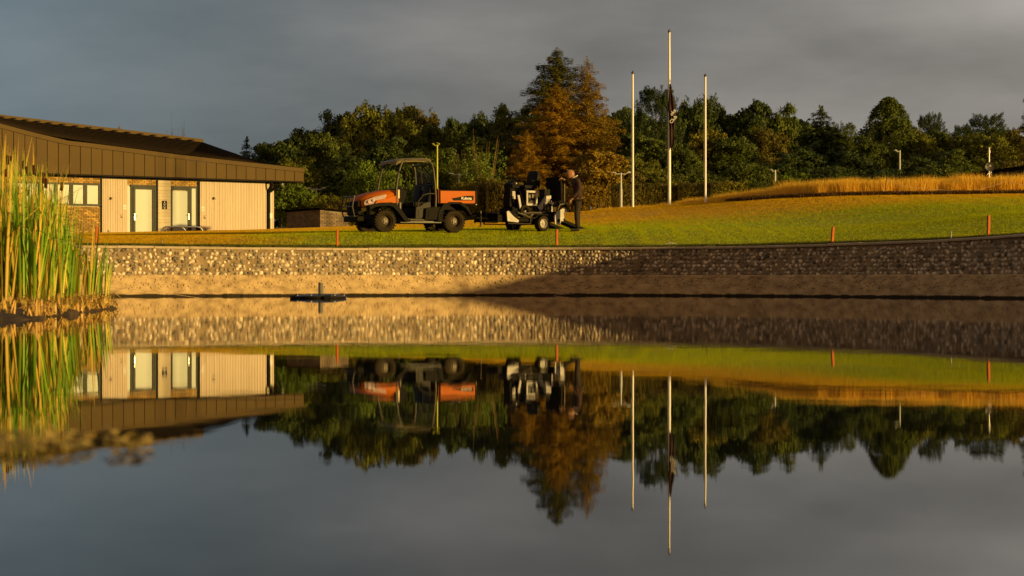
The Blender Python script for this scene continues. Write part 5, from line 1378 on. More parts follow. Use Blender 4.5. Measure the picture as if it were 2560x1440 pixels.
def wheel(parent, x, y, r, w, m_rim, side, hubr=.45, lugs=26, white=False):
    """tyre with tread blocks, dished rim and hub; side +1 faces local +y"""
    b_ = B(); n = 36
    prof = [(r * .60, -w * .38), (r * .72, -w * .5), (r * .93, -w * .48), (r * .985, -w * .36), (r, 0), (r * .985, w * .36), (r * .93, w * .48), (r * .72, w * .5), (r * .60, w * .38)]
    b_.loft([[(math.cos(a) * q, o, math.sin(a) * q) for q, o in prof] for a in np.linspace(0, 2 * math.pi, n + 1)], close=False, caps=False)
    bmesh.ops.remove_doubles(b_.b, verts=b_.b.verts, dist=1e-4)
    for k in range(lugs):
        a = 2 * math.pi * k / lugs
        for s_, ph in ((-1, 0), (1, .5)):
            aa = a + ph * 2 * math.pi / lugs
            M = Matrix.Rotation(-aa, 4, 'Y') @ Matrix.Translation((r * .985, s_ * w * .27, 0)) @ Matrix.Rotation(s_ * .35, 4, 'X')
            b_.box(-.02, .016 if not white else .005, -w * .22, w * .22, -r * .055, r * .055, 0, M)
    t_ = b_.done('wheel', m_tyre, parent, smooth=True, angle=30); t_.location = (x, y, r * .985)
    b_ = B(); s_ = side
    pr_ = [(r * .62, w * .36), (r * .60, w * .40), (r * .56, w * .37), (r * .52, w * .12), (r * hubr, w * .05), (r * .28, w * .12), (r * .15, w * .13), (.005, w * .13)]
    b_.loft([[(math.cos(a) * q, s_ * o, math.sin(a) * q) for q, o in pr_] for a in np.linspace(0, 2 * math.pi, n + 1)], close=False, caps=False)
    b_.done('rim', m_rim, t_, smooth=True)
    b_ = B(); b_.cyl((0, s_ * w * .13, 0), (0, s_ * (w * .13 + .035), 0), r * .12, seg=12)
    for k in range(5):
        a = k * 2 * math.pi / 5; b_.cyl((math.cos(a) * r * .23, s_ * w * .12, math.sin(a) * r * .23), (math.cos(a) * r * .23, s_ * (w * .12 + .03), math.sin(a) * r * .23), r * .045, seg=6)
    b_.done('hub', m_steel if white else m_rimb, t_)
    return t_
TH = R(25)
sc0 = 58.9
fwd = Vector((-math.cos(TH), -math.sin(TH), 0)); lft = Vector((math.sin(TH), -math.cos(TH), 0))
near_mid = ray(1047, 582, 59.0)
ctr = near_mid - lft * .62; ctr.z = 0
fr, rr2 = ctr + fwd * 1.02, ctr - fwd * 1.02
zf, zr2 = gz(fr.x + lft.x * .6, fr.y + lft.y * .6), gz(rr2.x + lft.x * .6, rr2.y + lft.y * .6)
ctr.z = (zf + zr2) / 2 + 0.015
rtv = empty('utility_vehicle', ctr, math.pi + TH, 'orange and black open-cab utility vehicle with cargo bed parked on the lawn', 'utility vehicle')
rtv.rotation_euler = (0, -math.atan2(zf - zr2, 2.04), math.pi + TH)
RT = .305
for x, s_ in ((1.02, 1), (1.02, -1), (-1.02, 1), (-1.02, -1)): wheel(rtv, x, s_ * .62, RT, .26, m_rimb, s_)
b_ = B()
b_.box(-1.35, 1.25, -.34, .34, .34, .50, .02)
for x in (1.02, -1.02):
    b_.cyl((x, -.6, RT), (x, .6, RT), .05); b_.box(x - .18, x + .18, -.18, .18, .24, .46, .02)
    for s_ in (-1, 1): b_.tube([(x - .12, s_ * .22, .34), (x, s_ * .5, .30), (x + .14, s_ * .22, .34)], .025, 6); b_.cyl((x + .06, s_ * .42, .33), (x + .02, s_ * .34, .72), .045)
b_.done('chassis', m_dark, rtv)
# coil springs seen through the front arch
b_ = B()
for s_ in (-1, 1): b_.tube([(1.08 + .05 * math.cos(a), s_ * .42 + .05 * math.sin(a), .40 + a * .0085) for a in np.arange(0, 31, .5)], .008, 5)
b_.done('suspension_spring', m_rimb, rtv)
# bonnet
b_ = B()
def hood_sec(x, w, zb, zm, zt):
    h = [(w * .98, zb), (w, zb + (zm - zb) * .5), (w * .96, zm), (w * .78, zt - .02), (w * .4, zt + .004), (0, zt + .01)]
    return [(x, y, z) for y, z in h] + [(x, -y, z) for y, z in h[-2::-1]]
b_.loft([hood_sec(1.66, .30, .74, .84, .905), hood_sec(1.60, .44, .70, .87, .965), hood_sec(1.42, .56, .69, .93, 1.04), hood_sec(1.15, .64, .74, 1.00, 1.115), hood_sec(.88, .68, .80, 1.05, 1.16), hood_sec(.66, .69, .84, 1.06, 1.17)])
b_.done('bonnet', m_orange, rtv, smooth=True, angle=50)
b_ = B()
for s_ in (-1, 1): b_.prism([(.62, .80), (1.28, .76), (1.36, .70), (1.25, .86), (.62, 1.02)][::1], s_ * .60, s_ * .715, 'y', bev=.012)
b_.done('front_wing', m_orange, rtv)
# grille
b_ = B(); b_.prism([(1.60, .46), (1.70, .50), (1.70, .84), (1.60, .88)], -.42, .42, 'y', bev=.015)
for k in range(5): b_.box(1.70, 1.715, -.30, .30, .56 + k * .06, .58 + k * .06)
b_.done('grille', m_plast, rtv)
# headlights wrap round the side of the bonnet
for s_ in (1, -1):
    b_ = B()
    out = [(1.55, .73), (1.565, .80), (1.53, .87), (1.30, .965), (1.00, 1.03), (.97, 1.0), (1.03, .90), (1.22, .79), (1.40, .735)]
    def yo(x): return float(np.interp(x, [.97, 1.15, 1.42, 1.56], [.695, .68, .62, .53]))
    A = [b_.b.verts.new((x, s_ * (yo(x) - .01), z)) for x, z in out]; C_ = [b_.b.verts.new((x, s_ * (yo(x) + .018), z)) for x, z in out]; n_o = len(out)
    fs = [b_.b.faces.new(C_ if s_ > 0 else C_[::-1])] + [b_.b.faces.new((A[i], A[(i + 1) % n_o], C_[(i + 1) % n_o], C_[i])) for i in range(n_o)]
    bmesh.ops.recalc_face_normals(b_.b, faces=fs)
    h_ = b_.done('headlight', m_head, rtv)
    b_ = B(); b_.cyl((1.44, s_ * (yo(1.44) + .015), .825), (1.44, s_ * (yo(1.44) + .028), .825), .045, seg=14); b_.cyl((1.33, s_ * (yo(1.33) + .015), .865), (1.33, s_ * (yo(1.33) + .026), .865), .035, seg=14); b_.done('lamp_bezel', mat('bezel', (.25, .17, .17), None, 5, .2, metal=.5), h_)
# wheel arches
def arc(cx, cz, r0, r1, a0, a1, n=14): return [(cx + math.cos(R(a)) * r0, cz + math.sin(R(a)) * r0) for a in np.linspace(a0, a1, n)] + [(cx + math.cos(R(a)) * r1, cz + math.sin(R(a)) * r1) for a in np.linspace(a1, a0, n)]
for s_ in (1, -1):
    b_ = B(); y0, y1 = (s_ * .50, s_ * .79)
    b_.prism([(1.50, .70), (1.40, .755), (1.18, .80), (.85, .81), (.70, .76), (.56, .60), (.38, .36), (.30, .345), (.30, .29), (.46, .29), (.66, .53), (.80, .67), (.92, .715), (1.15, .71), (1.35, .67), (1.48, .60)], min(y0, y1), max(y0, y1), 'y', bev=.01); b_.done('front_fender', m_plast, rtv)
    b_ = B(); b_.prism([(-.72, .30), (-.66, .30), (-.62, .52), (-.76, .70), (-.90, .78), (-1.15, .78), (-1.34, .66), (-1.50, .46), (-1.62, .44), (-1.62, .47), (-1.52, .50), (-1.38, .72), (-1.2, .835), (-.86, .835), (-.66, .76), (-.52, .56), (-.50, .30)][::-1], min(y0, y1), max(y0, y1), 'y', bev=.008); b_.done('rear_fender', m_plast, rtv)
    b_ = B(); b_.prism([(-.13, .34), (-.16, .66), (-.38, .70), (-.62, .70), (-.66, .56), (-.68, .34)], s_ * .60, s_ * .755, 'y', bev=.015); b_.prism([(-.22, .42), (-.25, .62), (-.55, .64), (-.58, .42)], s_ * .752, s_ * .765, 'y'); b_.done('side_locker', m_plast, rtv)
    b_ = B(); b_.prism([(.12, .34), (.10, .70), (-.06, .74), (-.12, .80), (-.34, .86), (-.36, .60), (-.20, .36)], s_ * .55, s_ * .66, 'y', bev=.02); b_.prism([(.04, .42), (.03, .62), (-.14, .66), (-.22, .50), (-.14, .42)], s_ * .655, s_ * .672, 'y', bev=.004); b_.done('side_panel', mat('panel_grey', (.022, .018, .010), (.017, .014, .008), 9, .5, spec=.15), rtv)
b_ = B(); b_.box(-.70, .62, -.66, .66, .34, .39, .01); b_.box(.42, .60, -.60, .60, .39, .50); b_.done('floor', m_plast, rtv)
b_ = B()
for s_ in (1, -1): b_.box(-.72, .55, s_ * .60, s_ * .66, .26, .31); b_.box(.05, .16, s_ * .60, s_ * .67, .26, .34)
b_.done('sill', m_rops, rtv)
# roll-over frame: each side is one hooped tube
def hoop_side(s_):
    y = s_ * .69
    q = [(.30, y, .34), (.46, y, .38), (.60, y, .52), (.67, y, .75), (.69, y, .98), (.68, y * 1.0, 1.20), (.63, y * .98, 1.50), (.55, y * .95, 1.78), (.49, y * .93, 1.90), (.38, y * .92, 1.965), (.15, y * .92, 1.985), (-.15, y * .92, 1.98), (-.29, y * .92, 1.955), (-.39, y * .93, 1.87), (-.43, y * .95, 1.70), (-.46, y * .98, 1.35), (-.48, y, .95), (-.47, y, .70), (-.40, y, .50), (-.28, y, .37), (-.12, y, .34)]
    return q
for s_ in (1, -1):
    b_ = B(); b_.tube(hoop_side(s_) , .033, 10, closed=True); b_.done('roll_frame', m_rops, rtv, smooth=True)
b_ = B()
for x, z, k in ((.49, 1.90, .93), (-.39, 1.87, .93), (-.46, 1.32, .98), (-.47, .80, 1)): b_.tube([(x, -.69 * k, z), (x, .69 * k, z)], .025, 8)
for y in (-.22,): b_.tube([(-.41, y, 1.85), (-.46, y, 1.32)], .012, 6)
b_.done('cross_tube', m_rops, rtv, smooth=True)
b_ = B(); secs = []
for x, z in ((.66, 1.90), (.60, 1.95), (.45, 1.985), (.1, 2.005), (-.25, 2.0), (-.36, 1.985)):
    secs.append([(x, y, z + dz) for y, dz in ((-.63, -.03), (-.58, .03), (0, .045), (.58, .03), (.66, -.03), (.645, -.075), (0, .0), (-.60, -.06))])
b_.loft(secs); b_.done('roof', mat('roof_olive', (.20, .155, .06), (.16, .125, .045), 4, .5, spec=.2), rtv, smooth=True, angle=35)
b_ = B(); b_.prism([(-.43, 1.36), (-.415, 1.36), (-.40, 1.80), (-.415, 1.80)], -.60, .60, 'y')
m_scr = mat('smoked_screen', (.03, .025, .015), None, 5, .35)
t = m_scr.node_tree; ms = t.nodes.new('ShaderNodeMixShader'); tp = t.nodes.new('ShaderNodeBsdfTransparent'); ms.inputs[0].default_value = 0.82
t.links.new(t.nodes['Principled BSDF'].outputs[0], ms.inputs[1]); t.links.new(tp.outputs[0], ms.inputs[2]); t.links.new(ms.outputs[0], t.nodes['Material Output'].inputs[0])
b_.done('rear_screen', m_scr, rtv)
b_ = B(); b_.box(-.47, -.44, -.62, .62, 1.29, 1.36, .01); b_.done('headrest_bar', m_plast, rtv)
# dashboard, steering, seats
b_ = B(); b_.prism([(.66, .75), (.66, 1.19), (.50, 1.22), (.34, 1.12), (.36, .98), (.46, .75)], -.62, .62, 'y', bev=.02); b_.box(.42, .56, .30, .46, 1.20, 1.28, .01); b_.done('dashboard', m_plast, rtv)
b_ = B(); Mx = Matrix.Translation((.24, .32, 1.20)) @ Matrix.Rotation(R(-62), 4, 'Y')
b_.tube([Mx @ Vector((math.cos(a) * .175, math.sin(a) * .175, 0)) for a in np.linspace(0, 2 * math.pi, 24, endpoint=False)], .016, 8, closed=True)
for a in (0, 2.1, 4.2): b_.tube([Mx @ Vector((0, 0, 0)), Mx @ Vector((math.cos(a) * .17, math.sin(a) * .17, 0))], .012, 6)
b_.tube([(.24, .32, 1.20), (.44, .32, 1.06)], .025, 8); b_.done('steering_wheel', m_plast, rtv, smooth=True)
for y in (.33, -.30):
    b_ = B(); b_.box(-.32, .16, y - .27, y + .27, .70, .84, .04); sp = b_.done('seat', m_seat, rtv, smooth=True)
    b_ = B(); M = Matrix.Translation((-.34, y, .84)) @ Matrix.Rotation(R(-10), 4, 'Y'); b_.box(-.06, .06, -.26, .26, 0, .46, .045, M); b_.done('backrest', m_seat, sp, smooth=True)
b_ = B(); b_.box(-.34, .14, -.58, .58, .39, .68, .02); b_.done('seat_base', m_plast, rtv)
b_ = B(); b_.tube([(.05, .70, .70), (.03, .70, .86), (-.10, .70, 1.02), (-.26, .70, 1.06), (-.44, .70, 1.06)], .016, 8); b_.done('hip_rail', m_rops, rtv, smooth=True)
b_ = B(); b_.box(.60, .655, .70, .735, .92, 1.16, .01); b_.done('side_reflector', mat('reflector', (.75, .62, .42)), rtv)
b_ = B(); b_.box(.50, .56, .69, .73, .52, .82, .012, Matrix.Translation((.05, 0, 0)) @ Matrix.Rotation(0, 4, 'Y')); b_.done('grab_plate', m_rops, rtv)
b_ = B(); b_.tube([(.56, .66, 1.62), (.50, .80, 1.60)], .012, 6); b_.box(.46, .50, .72, .86, 1.42, 1.68, .02); b_.done('mirror', m_plast, rtv)
# bull bar
b_ = B()
for s_ in (-1, 1): b_.tube([(1.62, s_ * .40, .42), (1.80, s_ * .42, .44), (1.86, s_ * .43, .70), (1.80, s_ * .42, .98), (1.74, s_ * .34, 1.00)], .019, 8)
b_.tube([(1.80, -.42, .98), (1.80, .42, .98)], .019, 8); b_.tube([(1.86, -.43, .70), (1.86, .43, .70)], .016, 8); b_.tube([(1.80, -.42, .44), (1.80, .42, .44)], .019, 8)
for y in (-.15, .15): b_.tube([(1.86, y, .70), (1.80, y, .98)], .014, 6)
b_.done('bull_bar', m_rops, rtv, smooth=True)
b_ = B(); b_.box(1.56, 1.76, -.52, .52, .30, .44, .03); b_.box(1.761, 1.775, .30, .44, .34, .40); b_.done('bumper', m_plast, rtv)
# cargo bed
b_ = B(); x0, x1, zb_, zt_, y1 = -1.66, -.53, .805, 1.16, .755
b_.box(x0, x1, -y1, y1, zb_, zb_ + .03); b_.box(x0, x1, y1 - .03, y1, zb_ + .031, zt_, .006); b_.box(x0, x1, -y1, -y1 + .03, zb_ + .031, zt_, .006)
b_.box(x1 - .03, x1, -y1 + .031, y1 - .031, zb_ + .031, zt_ + .04, .006); cb = b_.done('cargo_bed', m_orange, rtv)
b_ = B(); b_.box(x0 - .035, x0 - .003, -y1, y1, zb_ - .01, zt_, .008); b_.done('tailgate', m_orange, cb)
b_ = B()
for y in (y1, -y1 - .02): b_.box(x1 - .06, x1 - .02, y, y + .02, zb_ - .02, zt_ + .02, .004); b_.box(x0 - .03, x0 + .02, y, y + .02, zb_ - .02, zt_ + .01, .004); b_.box(x0 + .021, x1 - .061, y + .001, y + .014, zt_ - .02, zt_, .003)
b_.done('bed_post', m_dark, cb)
b_ = B(); b_.prism([(-1.58, .885), (-.98, .875), (-.92, .935), (-1.35, 1.01), (-1.58, 1.015)], y1, y1 + .003, 'y'); b_.done('side_badge', m_black, cb)
o = link('lettering', text_mesh('Kubota', .105, 'lettering'), cb, mat('letter_white', (.85, .82, .75), None, 5, .4)); o.location = (-1.37, y1 + .005, .938); o.rotation_euler = (R(90), 0, math.pi)
b_ = B(); b_.box(-1.55, -.60, -.5, .5, .62, .80, .02); b_.box(-1.66, -1.30, -.72, .72, .76, .815, .01); b_.box(-1.7, -1.5, .55, .70, .77, .81); b_.done('bed_frame', m_dark, rtv)
b_ = B(); b_.box(-1.70, -1.665, .50, .72, .76, .82, .005); b_.done('tail_lamp', mat('pale_tag', (.6, .5, .3)), rtv)
# a few hand tools lying in the bed
b_ = B(); b_.box(-.95, -.60, .30, .62, .86, 1.16, .02); o = b_.done('tool_box', m_orange); o.parent = None; o.matrix_world = rtv.matrix_basis.copy(); tag(o, 'dull orange box standing in the front of the cargo bed', 'box')
b_ = B(); b_.tube([(-1.5, .2, 1.02), (-1.1, .4, 1.16), (-.7, .1, 1.17)], .03, 8); b_.ball((-1.05, .45, 1.15), .05, 8); o = b_.done('hose', m_plast); o.matrix_world = rtv.matrix_basis.copy(); tag(o, 'black hose lying across the top of the cargo bed', 'hose')

# ------------------------------------------------------------------ trailer
TT = R(40)
f2 = Vector((-math.cos(TT), -math.sin(TT), 0)); l2 = Vector((math.sin(TT), -math.cos(TT), 0))
tc_ = ray(1355, 579, 60.3) - l2 * .62; tc_.z = gz(tc_.x + l2.x * .5, tc_.y + l2.y * .5) + .012
tr_ = empty('mower_trailer', tc_, math.pi + TT, 'low black flat trailer with white wheels hitched to the utility vehicle', 'trailer')
RW = .215
for s_ in (1, -1): wheel(tr_, 0, s_ * .62, RW, .19, m_wht, s_, lugs=30, white=True)
b_ = B(); b_.cyl((0, -.6, RW), (0, .6, RW), .035)
for y in (.46, -.46): b_.box(-.70, 1.15, y - .03, y + .03, .26, .34, .006)
for x in (-.68, -.2, .3, .75, 1.12): b_.box(x - .03, x + .03, -.44, .44, .27, .33, .004)
b_.done('chassis', m_dark, tr_)
b_ = B(); b_.box(-.72, 1.18, -.50, .50, .345, .375, .004); b_.done('deck', m_dark, tr_)
b_ = B()
for y in (.53, -.53):
    b_.tube([(1.15, y, .20), (1.15, y, .50)], .022, 4); b_.tube([(.35, y, .20), (1.15, y, .20)], .022, 4); b_.tube([(.35, y, .20), (.35, y, .46)], .022, 4); b_.tube([(-.66, y, .52), (1.15, y, .46)], .022, 4)
b_.done('side_rail', mat('rail_paint', (.028, .021, .012), (.02, .015, .009), 8, .6, spec=.15), tr_)
b_ = B(); b_.prism([(-.30, .40), (-.22, .47), (.22, .47), (.30, .40), (.30, .37), (.22, .44), (-.22, .44), (-.30, .37)], .53, .73, 'y'); b_.done('mudguard', m_dark, tr_)
b_ = B(); hw = ctr - fwd * 1.52 + Vector((0, 0, .36)); dv = hw - tc_
hx, hy, hz_ = dv.dot(f2), dv.dot(l2), dv.z
b_.tube([(1.18, .30, .32), (1.6, .0, .34), (1.75, -.12, .35)], .030, 6); b_.tube([(1.18, -.40, .32), (1.5, -.25, .34), (1.75, -.12, .35)], .030, 6); b_.tube([(1.55, -.02, .35), (1.75, -.12, .35), (hx, hy, hz_)], .026, 6); b_.ball((hx, hy, hz_), .05, 8)
b_.cyl((1.7, .0, .10), (1.7, .0, .55), .024); b_.done('drawbar', m_rops, tr_)
b_ = B()
b_.tube([(1.55, .55, .22), (1.55, .55, .48), (1.95, .55, .48), (1.95, .55, .22), (1.55, .55, .22)], .022, 4); b_.tube([(1.55, -.45, .22), (1.55, -.45, .48), (1.95, -.45, .48)], .025, 4); b_.box(1.5, 1.6, -.50, .58, .46, .50); b_.box(1.15, 1.5, -.5, .5, .24, .44, .01); b_.done('front_frame', m_dark, tr_)
b_ = B()
for y in (.42, -.42):
    M = Matrix.Translation((-.74, y, .345)) @ Matrix.Rotation(R(17.5), 4, 'Y') if False else Matrix.Translation((-.74, y, .345)) @ Matrix.Rotation(R(-16.5), 4, 'Y')
    b_.box(-1.12, 0, -.16, .16, -.035, .0, .005, M); b_.box(-1.12, 0, -.17, -.15, -.05, .03, 0, M); b_.box(-1.12, 0, .15, .17, -.05, .03, 0, M)
b_.done('ramp', m_dark, tr_)

# ------------------------------------------------------------------ ride-on mower standing on the trailer
mw = empty('ride_on_mower', tc_ + Vector((0, 0, .375)), math.pi + TT, 'white and black ride-on triplex mower with steering wheel and raised rear cover', 'mower')
b_ = B(); b_.box(-.62, .75, -.22, .22, .20, .30, .02); b_.box(-.70, -.3, -.30, .30, .22, .42, .02); b_.box(.45, .8, -.30, .30, .18, .26, .01); b_.done('chassis', m_dark, mw)
for x, y in ((.42, .42), (.42, -.42), (-.55, .0)): wheel(mw, x, y * .8, .18, .18, m_dark, 1 if y >= 0 else -1, lugs=20, white=True)
# white engine frame around a dark opening
b_ = B(); X0, X1, Z0, Z1, yy_ = -.05, .35, .34, .76, .34
b_.box(X0, X1, yy_, yy_ + .03, Z1 - .06, Z1, .006); b_.box(X0, X1, yy_, yy_ + .03, Z0, Z0 + .06, .006); b_.box(X0, X0 + .055, yy_, yy_ + .03, Z0 + .061, Z1 - .061); b_.box(X1 - .055, X1, yy_, yy_ + .03, Z0 + .061, Z1 - .061)
b_.prism([(X0, Z0 - .02), (X0 - .08, Z0 - .02), (X0 - .30, Z1 - .14), (X0 - .50, Z1 - .12), (X0 - .50, Z1 - .20), (X0 - .36, Z1 - .22), (X0 - .12, Z0 - .16), (X0 + .40, Z0 - .22), (X0 + .55, Z0 - .20), (X0 + .66, Z0 + .28), (X0 + .73, Z0 + .28), (X0 + .60, Z0 - .29), (X0 + .38, Z0 - .30), (X0 - .16, Z0 - .20)][::1], yy_, yy_ + .035, 'y')
b_.done('engine_frame', m_wht, mw)
b_ = B(); b_.box(-.02, .34, -.30, .30, .30, .78, .03); b_.box(-.30, -.05, -.28, .28, .30, .60, .03); b_.done('engine_cover', m_plast, mw)
b_ = B(); b_.cyl((.22, .31, .60), (.22, .345, .60), .05); b_.cyl((.08, .31, .45), (.08, .34, .45), .035); b_.box(.02, .12, .31, .338, .55, .66, .01); b_.tube([(.27, .345, .40), (.18, .36, .48), (.1, .36, .42), (.02, .345, .5)], .014, 6); b_.ball((.18, .34, .42), .035, 8); b_.done('engine', mat('engine_grey', (.22, .19, .15), (.08, .07, .05), 14, .5), mw)
b_ = B(); 
for k in range(9): b_.tube([(.5 - k * .11, .36 + .03 * math.sin(k * 2), .34 + .10 * math.cos(k * 1.7)), (.44 - k * .10, .40, .22), (.40 - k * .11, .36, .16)], .011, 5)
b_.tube([(.55, .3, .75), (.50, .36, .5), (.40, .40, .30), (.30, .40, .16), (-.1, .38, .15)], .014, 6); b_.done('hose', m_plast, mw)
b_ = B(); b_.cyl((-.34, .26, .42), (-.34, .26, .44), .03); b_.box(-.58, -.38, .05, .30, .46, .82, .02)
for k in range(7): b_.box(-.56 + k * .026, -.55 + k * .026, .30, .312, .50, .80)
b_.done('air_filter', mat('filter_grey', (.03, .024, .016), (.02, .016, .012), 9, .5, spec=.15), mw)
# seat
b_ = B(); b_.box(-.16, .30, -.24, .24, .82, .92, .04); st_ = b_.done('seat', m_seat, mw, smooth=True)
b_ = B(); M = Matrix.Translation((-.17, 0, .90)) @ Matrix.Rotation(R(-9), 4, 'Y')
b_.prism([(-.23, 0), (.23, 0), (.235, .30), (.19, .41), (.13, .435), (-.13, .435), (-.19, .41), (-.235, .30)], -.045, .045, 'x', bev=.025, M=M); b_.done('backrest', mat('seat_grey', (.012, .010, .007), (.009, .007, .005), 8, .6, spec=.12), st_, smooth=True)
b_ = B(); b_.box(-.12, .26, -.16, .16, .76, .82, .01)
for y in (.30, -.30): b_.box(-.18, .14, y - .03, y + .03, 1.02, 1.06, .015); b_.box(-.18, -.14, y - .025, y + .025, .85, 1.03)
b_.done('armrest', m_plast, st_)
# steering column
b_ = B(); b_.prism([(.62, .30), (.78, .30), (.74, .95), (.56, 1.04), (.46, 1.00), (.58, .88)], -.14, .14, 'y', bev=.02); b_.box(.46, .72, -.20, .20, .82, .94, .02); b_.done('steering_column', m_plast, mw)
b_ = B(); b_.box(.58, .70, .141, .17, .52, .74, .01); b_.box(.52, .56, .10, .16, .93, .98, .005); b_.done('column_panel', m_wht, mw)
b_ = B(); Mx = Matrix.Translation((.50, 0, 1.14)) @ Matrix.Rotation(R(-28), 4, 'Y')
b_.tube([Mx @ Vector((math.cos(a) * .19, math.sin(a) * .19, 0)) for a in np.linspace(0, 2 * math.pi, 26, endpoint=False)], .016, 8, closed=True)
for a in (.5, 2.6, 4.7): b_.tube([Mx @ Vector((0, 0, -.02)), Mx @ Vector((math.cos(a) * .18, math.sin(a) * .18, 0))], .012, 6)
b_.tube([(.50, 0, 1.12), (.56, 0, 1.0)], .03, 8); b_.done('steering_wheel', m_plast, mw, smooth=True)
# raised rear cover, seen dark
b_ = B(); M = Matrix.Translation((-.80, .25, .47)) @ Matrix.Rotation(R(4), 4, 'Y')
b_.prism([(-.31, 0), (.31, 0), (.33, .64), (.30, .70), (-.30, .70), (-.33, .64)], -.03, .03, 'x', bev=.015, M=M); rc = b_.done('rear_cover', m_plast, mw)
b_ = B()
for y in (-.26, .26):
    for z in (.58, .20): b_.cyl(M @ Vector((.03, y, z)), M @ Vector((.045, y, z)), .012, seg=8)
b_.done('stud', m_steel, rc)
b_ = B(); b_.tube([(-.84, .62, -.02), (-.84, .62, 1.12)], .010, 6); b_.done('stay_rod', m_rimb, mw)
b_ = B(); b_.tube([(-.62, .30, .50), (-.60, .34, .36), (-.60, .34, .12)], .035, 8, rad=[.02, .04, .035]); b_.done('exhaust', m_steel, mw, smooth=True)
# cutting units with white end plates
def cutter(x, y, lab=None):
    b_ = B(); b_.cyl((x, y - .30, .06), (x, y + .30, .06), .10); b_.box(x - .16, x + .16, y - .30, y + .30, .10, .17, .02); u = b_.done('cutting_unit', m_dark, mw); return u
u1 = cutter(1.0, .34); b_ = B()
b_.prism([(1.32, .14), (1.29, -.12), (.90, -.15), (.88, -.09), (1.08, .02), (1.25, .17)], .64, .67, 'y', bev=.006); b_.done('end_plate', m_wht, u1)
cutter(1.0, -.34)
u2 = cutter(-.42, .44); b_ = B(); M = Matrix.Translation((-.50, .78, 0)) @ Matrix.Rotation(0, 4, 'Z')
b_.prism([(.20, .04), (.16, -.18), (-.02, -.19), (-.07, -.08), (-.14, -.10), (-.18, .0), (-.16, .10), (-.19, .25), (-.12, .27), (.05, .19)], -.015, .015, 'y', bev=.006, M=M); b_.done('end_plate', m_wht, u2)
b_ = B(); b_.cyl((-.46, .796, -.08), (-.46, .815, -.08), .05, seg=8); b_.cyl((-.46, .816, -.08), (-.46, .825, -.08), .025, seg=10); b_.cyl((-.67, .796, -.04), (-.67, .81, -.04), .03); b_.done('bearing', m_dark, u2)
b_ = B(); b_.tube([(.95, .70, .12), (.60, .62, .06), (.40, .55, .0), (-.30, .55, .02), (-.50, .62, .10), (-.60, .70, .38), (-.86, .70, .42)], .022, 6); b_.tube([(.70, .50, .10), (.30, .52, .14), (-.4, .5, .16)], .018, 6); b_.done('lift_arm', mat('arm_grey', (.10, .085, .06), (.07, .06, .04), 8, .5, spec=.2), mw, smooth=True)
b_ = B(); b_.prism([(-.40, .34), (-.58, .50), (-.80, .46), (-.90, .34), (-.86, .30), (-.78, .40), (-.60, .44), (-.44, .30)], .58, .74, 'y', bev=.01); b_.done('rear_guard', m_plast, mw)

# ------------------------------------------------------------------ the man
def skin_mesh(name, J, E, sub=2, root=0):
    """J: list of (x, y, z, rx, ry); E: edges"""
    me = bpy.data.meshes.new(name); me.from_pydata([j[:3] for j in J], E, []); me.update()
    o = bpy.data.objects.new(name, me); COL.objects.link(o)
    sk = o.modifiers.new('skin', 'SKIN'); sk.use_smooth_shade = True
    for i, j in enumerate(J):
        v = me.skin_vertices[0].data[i]; v.radius = (j[3], j[4] if len(j) > 4 else j[3]); v.use_root = (i == root)
    s_ = o.modifiers.new('sub', 'SUBSURF'); s_.levels = sub; s_.render_levels = sub
    dg = bpy.context.evaluated_depsgraph_get(); dg.update()
    r_ = bpy.data.meshes.new_from_object(o.evaluated_get(dg)); bpy.data.objects.remove(o); bpy.data.meshes.remove(me); r_.name = name; r_.materials.clear(); r_.shade_smooth(); return r_
m_skin = mat('skin', (0.36, 0.175, 0.085), (0.30, 0.14, 0.065), 9, .45)
m_jack = mat('jacket', (0.045, 0.020, 0.016), (0.026, 0.012, 0.010), 5, .75, bump=.5, bscale=14)
m_trou = mat('trousers', (0.036, 0.024, 0.014), (0.020, 0.014, 0.009), 5, .8, bump=.5, bscale=12)
m_shoe = mat('shoe', (0.02, 0.016, 0.013), (0.03, 0.024, 0.02), 8, .4)
pp = ray(1441, 577.5, 60.0); pp.z = gz(pp.x, pp.y)
man = empty('person', pp, R(8), 'bald man in dark jacket and trousers bending his head over the mower cover', 'person')
# local: he faces -x, z up, y away from the lens; near side is -y
J = [(.03, 0, .93, .085, .09), (.02, 0, 1.08, .09, .09), (.02, 0, 1.24, .09, .10), (-.01, 0, 1.38, .08, .09), (-.06, 0, 1.47, .055, .06), (-.10, 0, 1.53, .055, .055),
     (.02, -.18, 1.38, .055), (.02, -.24, 1.14, .045), (-.13, -.22, .93, .032), (-.19, -.21, .865, .028),
     (.0, .18, 1.38, .055), (-.17, .22, 1.23, .045), (-.30, .14, 1.42, .032), (-.34, .11, 1.48, .028),
     (.03, -.08, .88, .05), (-.02, -.09, .50, .062), (.0, -.10, .10, .042), (.04, .09, .88, .05), (.04, .10, .50, .062), (.05, .10, .10, .042)]
E = [(0, 1), (1, 2), (2, 3), (3, 4), (4, 5), (3, 6), (6, 7), (7, 8), (8, 9), (3, 10), (10, 11), (11, 12), (12, 13), (0, 14), (14, 15), (15, 16), (0, 17), (17, 18), (18, 19)]
body_me = skin_mesh('body', J, E)
